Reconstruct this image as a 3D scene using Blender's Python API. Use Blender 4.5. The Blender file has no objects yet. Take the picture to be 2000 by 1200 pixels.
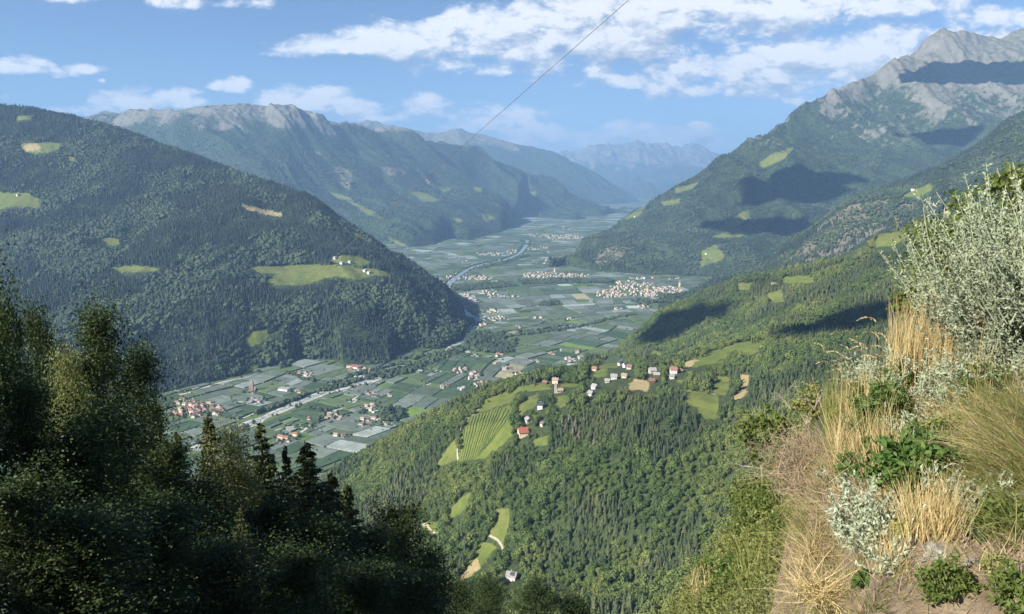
import bpy, bmesh, math, random
import numpy as np
from mathutils import Vector, Matrix, Euler
C = bpy.context.scene.collection
SC = bpy.context.scene
rnd = random.Random(7)
NR = np.random.RandomState(11)
# ------------------------------------------------------------------ camera
FPX, PITCH, EYE = 1450.0, math.radians(10.0), 650.0
cp, sp = math.cos(PITCH), math.sin(PITCH)
cam_d = bpy.data.cameras.new('camera'); cam = bpy.data.objects.new('camera', cam_d); C.objects.link(cam)
cam.location = (0, 0, EYE); cam.rotation_euler = (math.radians(80.0), 0, 0)
cam_d.sensor_width = 36.0; cam_d.lens = 36.0*FPX/2000.0; cam_d.clip_start = 0.1; cam_d.clip_end = 120000.0
SC.camera = cam
# ------------------------------------------------------------------ light
SUN_EL, SUN_DIR_XY = math.radians(34.0), Vector((-0.83, -0.56))
sxy = SUN_DIR_XY.normalized()
SUN_VEC = Vector((sxy.x*math.cos(SUN_EL), sxy.y*math.cos(SUN_EL), math.sin(SUN_EL)))
sun_d = bpy.data.lights.new('sun', 'SUN'); sun = bpy.data.objects.new('sun', sun_d); C.objects.link(sun)
sun_d.energy = 5.0; sun_d.angle = math.radians(0.55); sun_d.color = (1.0, 0.93, 0.81)
sun.rotation_euler = SUN_VEC.to_track_quat('Z', 'Y').to_euler(); sun.location = (-60, -30, 720)
SC.view_settings.view_transform = 'Standard'; SC.view_settings.look = 'None'
SC.view_settings.exposure = 1.42; SC.view_settings.gamma = 1.0
SC.cycles.max_bounces = 6; SC.cycles.diffuse_bounces = 2; SC.cycles.glossy_bounces = 2
SC.cycles.transmission_bounces = 3; SC.cycles.transparent_max_bounces = 6; SC.cycles.volume_bounces = 0

class NT:
    """small helper for node trees"""
    def __init__(s, tree): s.t = tree; s.n = tree.nodes; s.l = tree.links
    def node(s, typ, **kw):
        n = s.n.new(typ)
        for k, v in kw.items(): setattr(n, k, v)
        return n
    def link(s, a, b): s.l.new(a, b)
    def _in(s, sock, v):
        if isinstance(v, bpy.types.NodeSocket): s.l.new(v, sock)
        elif v is not None: sock.default_value = v
    def math(s, op, a, b=None, c=None, clamp=False):
        n = s.n.new('ShaderNodeMath'); n.operation = op; n.use_clamp = clamp
        s._in(n.inputs[0], a); s._in(n.inputs[1], b); s._in(n.inputs[2], c); return n.outputs[0]
    def vmath(s, op, a, b=None):
        n = s.n.new('ShaderNodeVectorMath'); n.operation = op
        s._in(n.inputs[0], a); s._in(n.inputs[1], b)
        return n.outputs['Value'] if op in ('LENGTH', 'DOT_PRODUCT') else n.outputs['Vector']
    def mix(s, f, a, b):
        n = s.n.new('ShaderNodeMix'); n.data_type = 'RGBA'
        s._in(n.inputs['Factor'], f); s._in(n.inputs['A'], a if isinstance(a, bpy.types.NodeSocket) else (*a, 1)[:4])
        s._in(n.inputs['B'], b if isinstance(b, bpy.types.NodeSocket) else (*b, 1)[:4])
        return n.outputs['Result']
    def noise(s, vec, scale, detail=4, rough=0.55, dist=0.0):
        n = s.n.new('ShaderNodeTexNoise'); n.inputs['Scale'].default_value = scale
        n.inputs['Detail'].default_value = detail; n.inputs['Roughness'].default_value = rough
        n.inputs['Distortion'].default_value = dist
        if vec is not None: s.l.new(vec, n.inputs['Vector'])
        return n.outputs['Fac']
    def ramp(s, f, stops):
        n = s.n.new('ShaderNodeValToRGB'); r = n.color_ramp
        while len(r.elements) < len(stops): r.elements.new(0.5)
        for e, (p, c) in zip(r.elements, stops): e.position = p; e.color = (*c, 1)[:4]
        s.l.new(f, n.inputs[0]); return n.outputs['Color']
    def smooth(s, v, lo, hi):
        n = s.n.new('ShaderNodeMapRange'); n.interpolation_type = 'SMOOTHSTEP'
        s.l.new(v, n.inputs[0]); n.inputs[1].default_value = lo; n.inputs[2].default_value = hi
        return n.outputs[0]

def pix_dir(px, py):
    dx, dy = (px-1000.0)/FPX, (600.0-py)/FPX
    return np.array([dx, cp+dy*sp, -sp+dy*cp])
def at(px, py, Y):
    d = pix_dir(px, py); t = Y/d[1]
    return (d[0]*t, Y, EYE+d[2]*t)
def on_ground(px, py, z=0.0):
    d = pix_dir(px, py); t = (z-EYE)/d[2]
    return (d[0]*t, d[1]*t, z)
def to_pix(X, Y, Z):
    z = Z-EYE; f = Y*cp-z*sp; u = Y*sp+z*cp
    return 1000+FPX*X/f, 600-FPX*u/f

# ------------------------------------------------------------------ sky
SC.world = bpy.data.worlds.new('World'); SC.world.use_nodes = True
W = NT(SC.world.node_tree); W.n.clear()
sky = W.node('ShaderNodeTexSky', sky_type='NISHITA'); sky.sun_disc = False
sky.sun_elevation = SUN_EL; sky.sun_rotation = math.atan2(SUN_VEC.x, SUN_VEC.y)
sky.altitude = 3000; sky.air_density = 1.0; sky.dust_density = 0.5; sky.ozone_density = 4.0
tc = W.node('ShaderNodeTexCoord')
sep = W.node('ShaderNodeSeparateXYZ'); W.link(tc.outputs['Generated'], sep.inputs[0])
yy = W.math('MAXIMUM', W.math('ABSOLUTE', sep.outputs[1]), 0.05)
uv = W.node('ShaderNodeCombineXYZ')
W.link(W.math('DIVIDE', sep.outputs[0], yy), uv.inputs[0]); W.link(W.math('DIVIDE', sep.outputs[2], yy), uv.inputs[1])
CLOUDS = [(640,92,130,22,1),(760,84,140,34,1),(900,82,170,52,1),(1050,62,190,72,1.05),(1210,48,230,80,1.1),(1400,30,270,62,1.1),
 (1640,8,250,36,1),(955,128,60,17,.9),(1140,118,120,24,.8),(1230,158,60,18,.95),(1330,150,100,40,1),(1500,132,180,58,1.1),(1650,124,190,70,1.1),
 (1810,92,200,60,1),(1960,52,150,36,1),(1280,173,25,12,1),(40,130,72,19,1),(165,135,42,11,1),(110,142,60,11,.9),(200,159,9,6,1),
 (423,166,19,12,1),(462,169,34,18,1.1),(285,198,115,30,.95),(600,194,125,26,1.),(705,216,70,20,.85),(731,205,20,9,1),(540,186,66,16,.9),
 (165,217,95,13,.85),(745,232,70,10,.9),(832,212,48,26,1.),(920,234,160,32,.95),(1050,264,170,28,.95),(1212,254,62,22,1.),(1290,270,150,24,.95),
 (1366,245,24,8,1),(1100,170,110,16,.55),(1030,140,60,10,.7),(1560,196,44,12,.8),(150,-2,70,9,.9),(345,6,60,18,.85),(475,8,70,13,.85),(8,182,28,16,.7),
 (1255,116,24,11,.8),(1180,150,60,9,.6),(940,12,30,10,.6),(1400,205,120,9,.45)]
def cloud_shape(off):
    best = None; src = W.vmath('ADD', uv.outputs[0], off)
    for (px, py, rx, ry, s_) in CLOUDS:
        d = pix_dir(px, py); u0, v0 = d[0]/d[1], d[2]/d[1]
        q = W.vmath('MULTIPLY', W.vmath('SUBTRACT', src, (u0, v0, 0)), (FPX/rx*0.90, FPX/ry*0.90, 0))
        e = W.math('MULTIPLY_ADD', W.vmath('DOT_PRODUCT', q, q), -0.55*s_, s_)
        best = e if best is None else W.math('SMOOTH_MAX', best, e, 0.35)
    return W.math('MAXIMUM', best, -0.8)
best, best2 = cloud_shape((0, 0, 0)), cloud_shape((-0.006, 0.020, 0))
def cloud_noise(off):
    v = W.vmath('ADD', uv.outputs[0], off); v = W.vmath('MULTIPLY', v, (1.0, 2.0, 1.0))
    f = W.noise(v, 10.0, 14, 0.63, 0.1)
    vo = W.node('ShaderNodeTexVoronoi', feature='SMOOTH_F1'); vo.inputs['Scale'].default_value = 24; vo.inputs['Detail'].default_value = 4
    vo.inputs['Roughness'].default_value = .62; vo.inputs['Smoothness'].default_value = .6
    W.link(W.vmath('ADD', v, W.vmath('MULTIPLY', W.vmath('SUBTRACT', noise_col(v), (.5, .5, .5)), (.05, .05, 0))), vo.inputs['Vector'])
    return W.math('ADD', W.math('MULTIPLY', W.math('SUBTRACT', f, .5), 2.0), W.math('MULTIPLY', W.math('SUBTRACT', .48, vo.outputs['Distance']), .55))
def noise_col(v):
    n = W.node('ShaderNodeTexNoise'); n.inputs['Scale'].default_value = 16; n.inputs['Detail'].default_value = 3; W.link(v, n.inputs['Vector']); return n.outputs['Color']
n1 = cloud_noise((0, 0, 0)); n2 = cloud_noise((-0.008, 0.016, 0))
def dens_of(b, n): return W.math('ADD', W.math('MULTIPLY', b, 1.0), W.math('ADD', W.math('MULTIPLY', n, .98), -.06))
dens = dens_of(best, n1); dens2 = dens_of(best2, n2)
alpha = W.smooth(dens, 0.0, 0.58)
front = W.smooth(sep.outputs[1], 0.1, 0.3)
alpha = W.math('MULTIPLY', alpha, front)
lit = W.math('MULTIPLY_ADD', W.math('SUBTRACT', dens, dens2), 1.35, 0.74)
core = W.smooth(dens, 0.50, 1.25)
lit = W.math('SUBTRACT', lit, W.math('MULTIPLY', core, 0.36), clamp=True)
ccol = W.ramp(lit, [(0.0, (0.34, 0.40, 0.50)), (0.45, (0.56, 0.61, 0.69)), (.9, (1.0, 0.99, .98))])  # sunlit tops and grey undersides painted into the cloud colour
bgs = W.node('ShaderNodeBackground'); W.link(sky.outputs[0], bgs.inputs[0]); bgs.inputs[1].default_value = 0.05
bgc = W.node('ShaderNodeBackground'); W.link(ccol, bgc.inputs[0]); bgc.inputs[1].default_value = 0.46
mx = W.node('ShaderNodeMixShader'); W.link(alpha, mx.inputs[0]); W.link(bgs.outputs[0], mx.inputs[1]); W.link(bgc.outputs[0], mx.inputs[2])
wo = W.node('ShaderNodeOutputWorld'); W.link(mx.outputs[0], wo.inputs[0])
SC.world.cycles.sampling_method = 'MANUAL'; SC.world.cycles.sample_map_resolution = 512

# ------------------------------------------------------------------ helpers
def tag(o, label=None, cat=None, group=None, kind=None):
    if label: o['label'] = label
    if cat: o['category'] = cat
    if group: o['group'] = group
    if kind: o['kind'] = kind
    return o
def np_mesh(name, verts, faces, mats=(), smooth=False, mat_idx=None):
    """verts (n,3), faces (m,k) constant k"""
    me = bpy.data.meshes.new(name); verts = np.asarray(verts, np.float32); faces = np.asarray(faces, np.int32)
    n, (m, k) = len(verts), faces.shape
    me.vertices.add(n); me.vertices.foreach_set('co', verts.ravel())
    me.loops.add(m*k); me.loops.foreach_set('vertex_index', faces.ravel())
    me.polygons.add(m); me.polygons.foreach_set('loop_start', np.arange(0, m*k, k, dtype=np.int32))
    me.polygons.foreach_set('loop_total', np.full(m, k, np.int32))
    if mat_idx is not None: me.polygons.foreach_set('material_index', np.asarray(mat_idx, np.int32))
    me.polygons.foreach_set('use_smooth', np.full(m, smooth, bool))
    for mt in mats: me.materials.append(mt)
    me.update(calc_edges=True); return me
def link(name, me, parent=None):
    o = bpy.data.objects.new(name, me); C.objects.link(o)
    if parent is not None: o.parent = parent
    return o
def empty(name, loc, rz=0.0):
    o = bpy.data.objects.new(name, None); C.objects.link(o); o.location = loc; o.rotation_euler = (0, 0, rz); return o
def copy_tree(o, loc, rot=None, scale=None):
    c = o.copy(); C.objects.link(c); c.location = loc
    if rot is not None: c.rotation_euler = rot
    if scale is not None: c.scale = scale
    for ch in o.children:
        d = ch.copy(); C.objects.link(d); d.parent = c
        for g in ch.children:
            e = g.copy(); C.objects.link(e); e.parent = d
    return c
# numpy value noise
_perm = np.random.RandomState(5).rand(512*512).reshape(512, 512)
def vn(x, y):
    xi, yi = np.floor(x).astype(np.int64), np.floor(y).astype(np.int64)
    fx, fy = x-xi, y-yi
    fx = fx*fx*fx*(fx*(fx*6-15)+10); fy = fy*fy*fy*(fy*(fy*6-15)+10)
    a, b = xi & 511, yi & 511; a1, b1 = (xi+1) & 511, (yi+1) & 511
    p = _perm
    return ((p[a, b]*(1-fx)+p[a1, b]*fx)*(1-fy)+(p[a, b1]*(1-fx)+p[a1, b1]*fx)*fy)*2-1
def fbm(x, y, o=5, g=0.5):
    r = 0; am = 1; t = 0
    for i in range(o):
        r = r+am*vn(x*2**i+17.3*i, y*2**i+9.1*i); t += am; am *= g
    return r/t
def ridged(x, y, o=5, g=0.5):
    r = 0; am = 1; t = 0
    for i in range(o):
        r = r+am*(1-np.abs(vn(x*2**i+31.7*i, y*2**i+3.3*i))*2); t += am; am *= g
    return r/t
def sstep(v, a, b):
    t = np.clip((v-a)/(b-a), 0, 1); return t*t*(3-2*t)
def in_poly(px, py, poly):
    inside = np.zeros(px.shape, bool); n = len(poly)
    for i in range(n):
        x1, y1 = poly[i]; x2, y2 = poly[(i+1) % n]
        if y1 == y2: continue
        c = ((y1 > py) != (y2 > py)) & (px < (x2-x1)*(py-y1)/(y2-y1)+x1)
        inside ^= c
    return inside
# ------------------------------------------------------------------ terrain: every mass is a height field z(a, Y), a = X/Y
class Mass:
    def __init__(s, name, a0, a1, curves, back=None, relief=None, step=0.0015, rows=300):
        s.name, s.a0, s.a1, s.step, s.rows, s.relief = name, a0, a1, step, rows, relief
        s.A = np.arange(a0, a1+step, step); s.Yk, s.Zk = [], []
        for cv in curves:
            pts = []
            for c in cv:
                if c[2] == 'g': X, Y, Z = on_ground(c[0], c[1], -2.0)
                else: X, Y, Z = at(*c)
                pts.append((X/Y, Y, Z))
            pts.sort(); P = np.array(pts)
            s.Yk.append(np.interp(s.A, P[:, 0], P[:, 1])); s.Zk.append(np.interp(s.A, P[:, 0], P[:, 2]))
        for dY, dZ in (back or []):
            s.Yk.append(s.Yk[-1]+dY); s.Zk.append(s.Zk[-1]+dZ)
        s.crest = len(curves)-1
        s.Yk, s.Zk = np.array(s.Yk), np.array(s.Zk)
        for k in range(1, len(s.Yk)): s.Yk[k] = np.maximum(s.Yk[k], s.Yk[k-1]+25)
        # a front skirt that dives under whatever lies before the mass
        s.Yk = np.vstack([s.Yk[0]*0.93-30, s.Yk]); s.Zk = np.vstack([np.minimum(s.Zk[0]-60, -40), s.Zk]); s.crest += 1
        h = np.diff(s.Yk, axis=0); d = np.diff(s.Zk, axis=0)/h
        M = np.zeros_like(s.Zk); M[0], M[-1] = d[0], d[-1]
        same = d[1:]*d[:-1] > 0
        hm = 2*d[1:]*d[:-1]/np.where(same, d[1:]+d[:-1], 1)
        M[1:-1] = np.where(same, hm, 0.0); s.M = M
    def height(s, X, Y, noise=True):
        a = X/np.maximum(Y, 1.0); f = np.clip((a-s.a0)/s.step, 0, len(s.A)-1.001); i = f.astype(int); w = f-i
        L = lambda R: R[:, i]*(1-w)+R[:, i+1]*w
        Yk, Zk, M = L(s.Yk), L(s.Zk), L(s.M)
        z = np.full(X.shape, -500.0); t = np.zeros(X.shape)
        for k in range(len(Yk)-1):
            h = Yk[k+1]-Yk[k]; u = (Y-Yk[k])/h; m = (u >= 0) & (u <= 1); u = np.clip(u, 0, 1)
            zz = (2*u**3-3*u**2+1)*Zk[k]+(u**3-2*u**2+u)*h*M[k]+(3*u**2-2*u**3)*Zk[k+1]+(u**3-u**2)*h*M[k+1]
            z = np.where(m, zz, z); t = np.where(m, k+u, t)
        z = np.where((a < s.a0) | (a > s.a1), -500.0, z)
        if noise and s.relief is not None:
            e = sstep(t, 1.0, 1.25); s._z0 = z
            z = z+np.where(z > -400, s.relief(X, Y, t, s)*e, 0)
        return z
    def grid(s):
        """profile-following rows so that nothing is skipped"""
        T = np.linspace(0, len(s.Yk)-1, s.rows); k = np.minimum(T.astype(int), len(s.Yk)-2); w = T-k
        # share rows by the length of each span
        span = np.diff(s.Yk, axis=0).mean(axis=1); span[:1] *= 0.25; span[s.crest:] *= 0.5
        cum = np.concatenate([[0], np.cumsum(span)]); q = np.linspace(0, cum[-1], s.rows)
        k = np.minimum(np.searchsorted(cum, q, side='right')-1, len(span)-1); w = (q-cum[k])/span[k]
        Y = s.Yk[k]*(1-w[:, None])+s.Yk[k+1]*w[:, None]
        A = np.broadcast_to(s.A, Y.shape)
        return A*Y, Y
def gully(ang, fs, fd, seed=0.0):
    c, s_ = math.cos(ang), math.sin(ang)
    def f(X, Y, warp=0.35):
        u = (X*c+Y*s_)*fs+seed; v = (-X*s_+Y*c)*fd
        w = fbm(X*fs*0.7+seed, Y*fs*0.7, 3)*warp
        return ridged(u+w, v+w*0.5, 4, 0.48)
    return f
gB = gully(math.radians(15), 1/700., 1/2600., 3.3); gC = gully(math.radians(52), 1/1150., 1/5200., 8.1)
gF = gully(math.radians(18), 1/640., 1/3200., 5.7); gD = gully(math.radians(60), 1/1500., 1/6000., 2.2)
gF2 = gully(math.radians(18), 1/150., 1/1100., 9.3); gC2 = gully(math.radians(52), 1/260., 1/1500., 4.4); gE2 = gully(math.radians(5), 1/700., 1/3000., 3.9)
gE = gully(math.radians(5), 1/2600., 1/7000., 6.1); gG = gully(math.radians(60), 1/420., 1/1500., 1.4)
def crestdamp(t, m, w=0.16, lo=0.35): return lo+(1-lo)*np.clip(np.abs(t-m.crest)/w, 0, 1)
rB = lambda X, Y, t, m: (gB(X, Y)*58+fbm(X/160., Y/160., 4)*16)*crestdamp(t, m, .3, .12)
rC = lambda X, Y, t, m: gC2(X, Y)*38*crestdamp(t, m, .3, .3)+(gC(X, Y)-.25)*270*crestdamp(t, m, .25, .15)+fbm(X/220., Y/220., 4)*26*crestdamp(t, m, .1, .5)+ridged(X/210., Y/210., 5, .6)*34*sstep(m._z0, 1000, 1300)
rF = lambda X, Y, t, m: gF2(X, Y)*26*crestdamp(t, m, .2, .25)+((gF(X, Y)-.2)*120+fbm(X/170., Y/170., 5, .55)*30)*crestdamp(t, m, .35, .07)+ridged(X/150., Y/150., 5, .6)*34*sstep(m._z0, 900, 1600)*crestdamp(t, m, .06, .4)
rD = lambda X, Y, t, m: (gD(X, Y)-.25)*260*crestdamp(t, m, .25, .15)+ridged(X/420., Y/420., 5, .6)*60
rE = lambda X, Y, t, m: gE2(X, Y)*150*crestdamp(t, m, .2, .4)+(gE(X, Y)-.25)*420*crestdamp(t, m, .3, .1)+(ridged(X/900., Y/900., 6, .62)*210+ridged(X/330., Y/330., 4, .6)*70)
rG = lambda X, Y, t, m: ((gG(X, Y)-.2)*42+fbm(X/90., Y/90., 4)*12)*crestdamp(t, m, .3, .2)
rH = lambda X, Y, t, m: ((gG(X+700, Y)-.2)*26+fbm(X/80., Y/80., 4)*9)*crestdamp(t, m, .3, .2)
rI = lambda X, Y, t, m: (fbm(X/120., Y/120., 4)*9+(gG(X*1.6, Y*1.6)-.3)*13*sstep(t, 1.2, 1.6)*(1-sstep(t, 2.7, 3.2)))*crestdamp(t, m, .3, .3)

MASSES = []
def mass(*a, **k): m = Mass(*a, **k); MASSES.append(m); return m
mE = mass('far_mountain_range', -0.02, 0.45, [
    [(900,398,21000),(1100,398,21000),(1250,398,21000),(1500,398,21000)],
    [(900,372,25000),(1100,365,26000),(1250,350,27000),(1500,360,27000)],
    [(900,330,33000),(1060,306,34000),(1085,302,34000),(1110,303,34000),(1150,297,34000),(1168,292,34000),(1185,290,34000),(1200,294,34000),(1215,294,34000),(1235,289,34000),(1250,283,34000),
     (1262,291,34000),(1275,291,34000),(1290,289,34000),(1310,297,34000),(1330,300,34000),(1350,294,34000),(1365,295,34000),(1385,302,34000),(1400,306,34000),(1450,312,34000),(1600,320,34000)]],
    back=[(3500, -1200)], relief=rE, rows=320)
mD = mass('far_left_mountain', -0.40, 0.20, [
    [(500,440,14500),(900,420,15200),(1100,410,16500),(1180,406,17300),(1250,401,18200),(1290,399,18600)],
    [(500,350,17000),(900,335,18000),(1100,350,18500),(1200,385,18800),(1250,397,19000),(1290,402,19000)],
    [(500,262,19500),(600,248,19500),(660,246,19500),(672,243,19500),(714,238,19500),(740,243,19500),(760,250,19500),(789,257,20000),(800,256,20000),(830,262,20000),(852,263,20000),(875,257,20000),
     (897,252,20000),(915,260,20000),(950,267,20000),(999,283,20000),(1037,294,20000),(1090,309,20000),(1125,323,20000),(1177,351,20000),(1230,385,19800),(1255,399,19500),(1290,404,19400)]],
    back=[(2500, -900)], relief=rD, rows=340)
mC = mass('middle_left_mountain', -0.80, 0.18, [
    [(-200,560,6500),(300,520,6500),(560,515,6500),(700,505,6600),(800,492,6700),(845,480,'g'),(880,467,'g'),(915,471,'g'),(978,455,'g'),(992,443,'g'),(1012,426,'g'),(1022,414,'g'),(1055,425,'g'),(1125,431,'g'),(1177,424,'g'),(1192,417,'g')],
    [(-200,400,8200),(300,400,8200),(560,400,8400),(700,405,9000),(800,395,9600),(900,390,10400),(1000,388,11800),(1100,404,13000),(1150,411,14100),(1192,420,14700)],
    [(-200,300,9300),(300,300,9300),(560,290,9600),(700,310,10500),(800,325,11000),(900,335,12000),(1000,352,13000),(1100,385,13600),(1150,402,14300),(1192,421,15000)],
    [(-200,245,10500),(60,240,10500),(140,230,10500),(230,230,10500),(315,232,10500),(350,223,10500),(400,212,10500),(440,207,10500),(462,205,10500),(490,208,10500),(505,212,10500),(520,216,10500),(532,208,10500),(545,206,10500),(560,208,10500),
     (575,213,10500),(600,224,10700),(620,230,10800),(640,238,11000),(660,245,11000),(700,256,11500),(740,262,12000),(789,266,12500),(866,283,12800),(915,292,13000),(950,308,13200),(985,322,13400),(1037,343,13800),(1090,365,14200),(1142,391,14800),(1177,415,15200),(1192,422,15300)]],
    back=[(1500, -700)], relief=rC, rows=420)
mB = mass('left_mountain', -0.95, -0.05, [
    [(-250,930,'g'),(0,872,'g'),(150,830,'g'),(302,776,'g'),(460,738,'g'),(512,731,'g'),(565,719,'g'),(582,704,'g'),(652,705,'g'),(670,716,'g'),(757,712,'g'),(775,695,'g'),(810,684,'g'),(862,684,'g'),(908,660,'g'),(912,642,'g'),(925,632,'g')],
    [(-250,640,2750),(0,620,2800),(200,610,2700),(400,600,2650),(600,590,2740),(700,600,2780),(800,625,2850),(880,640,3000),(905,640,3150),(925,640,3300)],
    [(-250,540,3250),(0,520,3300),(200,510,3250),(400,500,3200),(560,528,3080),(650,528,3100),(740,535,3120),(800,560,3150),(870,600,3170),(908,634,3350),(925,645,3400)],
    [(-250,400,4000),(0,390,4000),(300,390,3950),(500,420,3700),(620,450,3560),(720,490,3500),(800,545,3420),(870,590,3400),(908,630,3450),(925,650,3500)],
    [(-250,205,5000),(0,213,5000),(50,215,5000),(100,225,5000),(140,232,5000),(200,246,5000),(245,260,4950),(315,285,4850),(385,309,4700),(472,342,4500),(560,370,4300),(648,418,4050),(700,453,3850),(760,500,3750),(820,536,3650),(870,566,3600),(900,600,3550),(912,625,3530),(925,650,3560)]],
    back=[(900, -350), (700, -500)], relief=rB, rows=420)
mF = mass('right_mountain', 0.05, 0.80, [
    [(1080,524,'g'),(1105,520,'g'),(1150,529,'g'),(1200,533,'g'),(1270,538,'g'),(1340,540,'g'),(1450,545,'g'),(1700,550,'g'),(2200,560,'g')],
    [(1080,522,5650),(1105,514,5650),(1150,505,5650),(1200,490,5600),(1300,465,5650),(1400,450,5700),(1550,430,5750),(1700,420,5750),(2200,400,5800)],
    [(1080,522,5800),(1105,510,5800),(1200,455,6100),(1300,415,6300),(1400,370,6500),(1550,320,6700),(1700,290,6900),(1850,270,6900),(2200,250,7000)],
    [(1080,522,6000),(1105,508,6000),(1160,460,6400),(1250,410,6700),(1400,330,7000),(1550,260,7300),(1700,215,7600),(1850,150,7900),(2200,120,8000)],
    [(1080,522,6100),(1105,508,6100),(1115,503,6150),(1130,490,6250),(1160,465,6450),(1200,441,6650),(1232,417,6800),(1270,395,6900),(1310,371,7000),(1350,351,7150),(1400,314,7300),(1440,292,7400),(1475,277,7450),(1500,264,7500),(1515,250,7500),(1530,242,7550),
     (1545,222,7600),(1560,212,7650),(1572,206,7650),(1582,207,7700),(1600,198,7750),(1650,170,7900),(1700,150,8100),(1740,127,8300),(1790,103,8600),(1802,86,8600),(1815,76,8600),(1832,69,8600),(1845,61,8600),(1856,65,8600),(1870,68,8600),(1885,67,8600),(1900,73,8700),(1930,77,8700),(1955,76,8700),(1968,70,8700),(1980,64,8700),(1995,60,8700),(2010,56,8700),(2200,30,8700)]],
    back=[(1800, -1100)], relief=rF, rows=460)
mG = mass('right_spur', 0.2, 0.85, [
    [(1330,590,3700),(1400,620,3300),(1500,610,3000),(1700,600,2700),(2000,600,2400),(2200,600,2300)],
    [(1330,585,3850),(1400,560,3650),(1480,545,3500),(1560,520,3400),(1700,480,3300),(1850,430,3200),(2000,400,3100),(2200,380,3000)],
    [(1330,582,3950),(1347,576,3950),(1400,545,3950),(1482,520,3950),(1527,484,3950),(1595,440,4000),(1662,386,4100),(1730,368,4150),(1780,350,4200),(1820,332,4200),(1865,314,4250),(1910,287,4300),(1955,246,4350),(2000,224,4400),(2200,120,4400)]],
    back=[(700, -250), (500, -400)], relief=rG, rows=320)
mH = mass('wooded_hillside', 0.1, 0.85, [
    [(1185,700,2450),(1202,696,2250),(1250,705,2000),(1350,702,1800),(1500,690,1600),(1700,680,1350),(2200,760,1000)],
    [(1185,699,2500),(1202,694,2400),(1250,675,2250),(1350,645,2100),(1500,600,2000),(1700,560,1800),(2000,520,1600),(2200,500,1500)],
    [(1185,699,2600),(1202,692,2550),(1220,674,2550),(1255,647,2550),(1290,611,2550),(1342,596,2550),(1360,582,2550),(1395,567,2500),(1430,550,2450),(1447,545,2400),(1482,541,2400),(1510,537,2400),(1550,528,2350),(1640,508,2300),(1690,490,2200),(1716,460,2150),(1788,446,2100),(1850,436,2000),(2000,390,1900),(2200,340,1800)]],
    back=[(350, -180), (400, -350)], relief=rH, rows=320)
mI = mass('farm_hillside', -0.45, 0.9, [
    [(450,1350,760),(700,1350,640),(900,1330,600),(1100,1330,570),(1400,1330,520),(2000,1330,450),(2300,1330,430)],
    [(450,1150,1150),(600,1100,1120),(700,1060,1060),(850,1080,920),(1000,1110,800),(1200,1130,730),(1400,1100,690),(1600,1050,640),(2000,1000,600),(2300,1000,560)],
    [(450,1020,1500),(560,980,1480),(640,955,1400),(750,930,1250),(900,920,1060),(1000,900,990),(1200,880,920),(1400,870,880),(1600,840,820),(2000,800,750),(2300,780,700)],
    [(450,1000,1650),(600,960,1540),(655,930,1490),(750,880,1380),(900,830,1160),(1020,800,1110),(1200,775,1080),(1400,770,1030),(1600,740,960),(2000,700,900),(2300,680,850)],
    [(450,980,1760),(560,965,1700),(645,925,1640),(700,896,1600),(800,838,1500),(850,812,1450),(900,783,1390),(950,762,1340),(1000,748,1330),(1060,736,1330),(1120,727,1330),(1180,712,1380),(1230,708,1450),(1300,703,1500),(1330,700,1500),(1356,690,1500),(1392,680,1500),(1437,664,1480),(1496,658,1450),(1600,645,1350),(1800,610,1250),(2000,570,1150),(2300,520,1100)]],
    back=[(160, -95), (200, -190)], relief=rI, rows=520)
def height_all(X, Y, only=None):
    z = np.full(X.shape, -500.0)
    for m in (only or MASSES):
        z = np.maximum(z, m.height(X, Y))
    return z

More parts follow.
